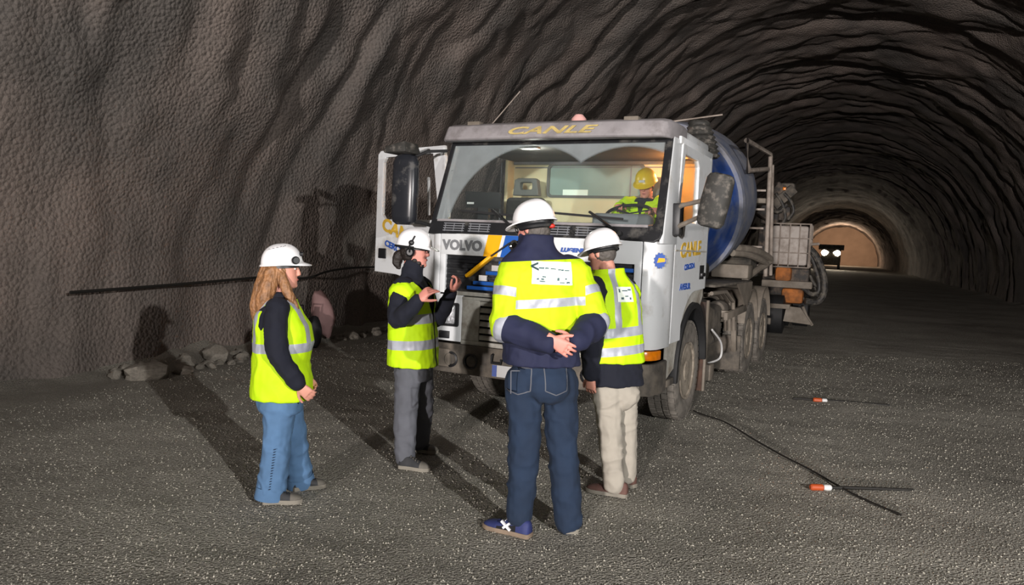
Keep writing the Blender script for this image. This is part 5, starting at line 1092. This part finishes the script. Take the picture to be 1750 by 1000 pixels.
# ---- man behind him in lime vest and khaki trousers -------------------
def person_khaki():
    D = 5.36; F = (-.52, .85)
    P = Person('person in lime vest and khaki trousers seen from behind by the bumper', gnd(1056, 842)[:2], F, at(1050, 650, 5.36), at(1040, 467, 5.38))
    sL, sR = at(1018, 500, 5.25), at(1068, 498, 5.50); eL, wL = at(1012, 575, 5.17), at(1010, 640, 5.22); eR, wR = at(1070, 572, 5.66), at(1052, 600, 5.82)
    hL, hR = at(1037, 672, 5.28), at(1064, 672, 5.44); kL, kR = at(1043, 748, 5.27), at(1068, 746, 5.45); aL, aR = at(1050, 829, 5.25), at(1071, 814, 5.46)
    P.head(at(1029, 433, 5.36), (-.8, .6), tilt=-.22)
    b = MB(); P.head_mesh(b); P.torso(b, .8, .8, 0, .96); limb(b, [sR, eR, wR], [.05, .043, .031]); limb(b, [sL, eL, wL], [.05, .043, .031]); limb(b, [hR, kR, aR], [.08, .055, .042]); limb(b, [hL, kL, aL], [.08, .055, .042])
    for (e_, w_, sg) in ((eL, wL, 1), (eR, wR, -1)): d_ = (w_-e_).normalized(); hand(b, w_+d_*.015, d_, -P.F*.3-P.R*sg, thumb=sg, curl=(.5, .6, .4))
    bd = P.add('body', fuse(b, VOX, 3), 'skin'); P.face(bd)
    j = MB(); P.torso(j, .98, 1., -.03, 1.02); P.torso(j, 1.04, 1.12, -.03, .2); limb(j, [P.spine(.86)+P.R*.13, sR, eR, wR], [.075, .08, .07, .05]); limb(j, [P.spine(.86)-P.R*.13, sL, eL, wL], [.075, .085, .078, .055])
    P.add('jacket', fuse(j, CV, 4, .0075, 12, 33, (1, 1, .8)), 'navy_dark')
    TB = ((.06, .225, .175), (.12, .222, .168), (.3, .212, .162), (.52, .212, .160), (.70, .212, .152), (.82, .2, .138), (.90, .172, .118), (.96, .13, .098), (1.0, .098, .088), (1.06, .09, .086)); v = MB(); P.torso(v, 1.0, 1., .185, 1.06, .012, TB)
    for sg in (-1, 1): limb(v, [P.spine(.86)+P.R*.07*sg, P.spine(.80)+P.R*(.15 if sg < 0 else .17)*sg], [.085, .09])
    me = fuse(v, CV, 3, .006, 11, 35, (1, 1, .45)); up = P.up; ln = (P.n-P.p).length; zt = lambda py: (at(1055, py, 5.22).z-P.p.z)/(P.n.z-P.p.z)
    T_ = [zt(y) for y in (609, 594, 578, 562)]; cuts = [(P.spine(t), up) for t in T_+[1.04]]+[(P.p+P.R*q, P.R) for q in (-.075, -.125, .075, .125)]
    def cls(c):
        t = (c-P.p).dot(up)/ln; l = abs((c-P.p).dot(P.R))
        if t > 1.04: return None
        if T_[0] < t < T_[1] or T_[2] < t < T_[3]: return 'band'
        if t > T_[3] and .075 < l < .125: return 'strap'
        return 'vest'
    bv = P.bvh_me(me); Z = zones(me, cuts, cls); vo = P.add('vest', Z['vest'], 'hivis'); P.add('reflective_band', Z['band'], 'reflective', parent=vo); P.add('reflective_strap', Z['strap'], 'reflective', parent=vo)
    M = frame(at(1079, 505, 5.2), P.R, Vector((0, 0, 1))); P.add('back_label', P.on_surface(grid_mesh(.14, .10, 12, 8), M, bv, P.F, .004), 'label_white', parent=vo)
    for w_, h_, x_, y_ in ((.012, .022, -.05, .024), (.05, .007, .0, .024), (.03, .01, .045, .03), (.024, .014, -.03, -.026), (.03, .008, .012, -.012), (.014, .016, .045, -.028)):
        t_ = grid_mesh(w_, h_, 4, 2); t_.transform(Matrix.Translation((x_, y_, 0))); P.add('label_print', P.on_surface(t_, M, bv, P.F, .0065), 'label_ink', parent=vo)
    l = MB(); P.torso(l, .84, .82, -.2, .1); limb(l, [hL, kL, aL], [.102, .082, .068]); limb(l, [hR, kR, aR], [.102, .082, .068]); l.ell(P.spine(-.12)-P.F*.05, .14, .1, .11)
    P.add('khaki_trousers', fuse(l, CV, 8, .009, 11, 37, (.75, .75, 1.15)), 'khaki')
    P.shoe(gnd(1072, 850), gnd(1003, 838), 'shoe_brown', 'near_black', 'sole_pale', 'shoe_brown', .05); P.shoe(gnd(1084, 834), gnd(1046, 822), 'shoe_brown', 'near_black', 'sole_pale', 'shoe_brown', .05)
    h = P.helmet('helmet_white', .04, -.006, tilt=.05); c, hf, hr, hu = P.hb
    A = [math.radians(a) for a in range(-100, 101, 10)]; P.addmb('nape_strap', MB().tube([c+hr*math.sin(a)*.092-hf*math.cos(a)*.108+hu*-.03 for a in A], .012, 8), 'black_plastic', h)
    hm = MB(); hm.ell(P.H(0, -.018, -.005), .078, .083, .075, 16, 10, Matrix((P.HR, P.HF, P.HU)).transposed()); P.add('hair', fuse(hm, VOX, 2, .003, 40, 39), 'hair_grey')
    return P
# ---- driver behind the wheel -----------------------------------------
def person_driver():
    TM = TMI.inverted(); W = lambda px, py, y: TM @ TL(px, py, y); Lw = lambda x, y, z: TM @ Vector((x, y, z))
    c0 = TL(1104, 318, 1.12); x0 = c0.x; f = (TM.to_3x3() @ Vector((-.18, -1, 0)))
    P = Person('person in yellow helmet and lime jacket sitting behind the steering wheel', tuple(Lw(x0, 1.25, 1.80)), (f.x, f.y), Lw(x0+.01, 1.25, 1.86), W(1103, 341, 1.17))
    sR, sL = W(1070, 351, 1.15), W(1138, 348, 1.20)
    eR, eL = Lw(x0-.30, .98, 1.98), Lw(x0+.26, .98, 1.98); g0 = rim_pts[int(32*.40)]; g1 = rim_pts[int(32*.08)]; wR, wL = TM @ (g0+V(-.02, .10, .02)), TM @ (g1+V(.02, .1, .02))
    hR, hL = Lw(x0-.1, 1.2, 1.88), Lw(x0+.1, 1.2, 1.88); kR, kL = Lw(x0-.12, .78, 1.88), Lw(x0+.12, .78, 1.88); aR, aL = Lw(x0-.12, .62, 1.42), Lw(x0+.12, .62, 1.42)
    hd = TM.to_3x3() @ Vector((.0, -1, 0)); P.head(W(1104, 316, 1.12), hd, tilt=-.42, size=.95)
    b = MB(); P.head_mesh(b); P.torso(b, .75, .75, 0, .96); limb(b, [sR, eR, wR], [.045, .04, .03]); limb(b, [sL, eL, wL], [.045, .04, .03]); limb(b, [hR, kR, aR], [.075, .055, .042]); limb(b, [hL, kL, aL], [.075, .055, .042])
    for w_, g_ in ((wR, g0), (wL, g1)): t_ = TM @ (g_+V(0, -.02, .01)); hand(b, w_, (t_-w_), Vector((0, 0, 1)), thumb=1 if w_ is wL else -1, curl=(.7, 1., .7), size=.95)
    bd = P.add('body', fuse(b, VOX, 3), 'skin_pink'); P.face(bd)
    j = MB(); P.torso(j, .92, .9, -.1, 1.02); limb(j, [P.spine(.86)+P.R*.12, sR, eR, wR], [.075, .08, .07, .05]); limb(j, [P.spine(.86)-P.R*.12, sL, eL, wL], [.075, .08, .07, .05]); me = fuse(j, CV, 4, .0075, 12, 43, (1, 1, .8)); up = P.up; ln = (P.n-P.p).length
    vp = P.spine(.62); vn1 = (P.R-up*.3).normalized(); vn2 = (-P.R-up*.3).normalized()
    cls = lambda c: 'navy' if ((c-P.p).dot(P.F) > 0 and (c-vp).dot(vn1) < 0 and (c-vp).dot(vn2) < 0) or ((c-P.p).dot(up)/ln > .97 and abs((c-P.p).dot(P.R)) < .1) else 'y'
    Z = zones(me, [(vp, vn1), (vp, vn2), (P.spine(.97), up)], cls); jo = P.add('jacket', Z['y'], 'hivis'); P.add('collar', Z['navy'], 'navy_dark', parent=jo)
    l = MB(); P.torso(l, .8, .8, -.05, .12); limb(l, [hR, kR, aR], [.09, .075, .06]); limb(l, [hL, kL, aL], [.09, .075, .06]); P.add('work_trousers', fuse(l, CV, 8, .009, 11, 47, (.75, .75, 1.15)), 'work_grey')
    d_ = TM.to_3x3() @ Vector((0, -1, 0)); d_.normalize()
    for a_ in (aR, aL): q = a_-d_*.06+Vector((0, 0, -.095)); P.shoe(q, q+d_*.27, 'shoe_dark', 'near_black', 'sole_brown', None, .048)
    h = P.helmet('helmet_yellow', .042, -.004, tilt=.0); c, hf, hr, hu = P.hb; P.addmb('helmet_badge', MB().obox(c+hf*.132+hu*.04, hr*.03, hf*.003+hu*0, hu*.012), 'plate_white', h)
    hm = MB(); hm.ell(P.H(0, -.025, -.01), .077, .08, .085, 16, 10, Matrix((P.HR, P.HF, P.HU)).transposed()); P.add('hair', fuse(hm, VOX, 2, .003, 40, 49), 'hair_dark')
person_woman(); person_gesturing(); person_clasped(); person_khaki(); person_driver()
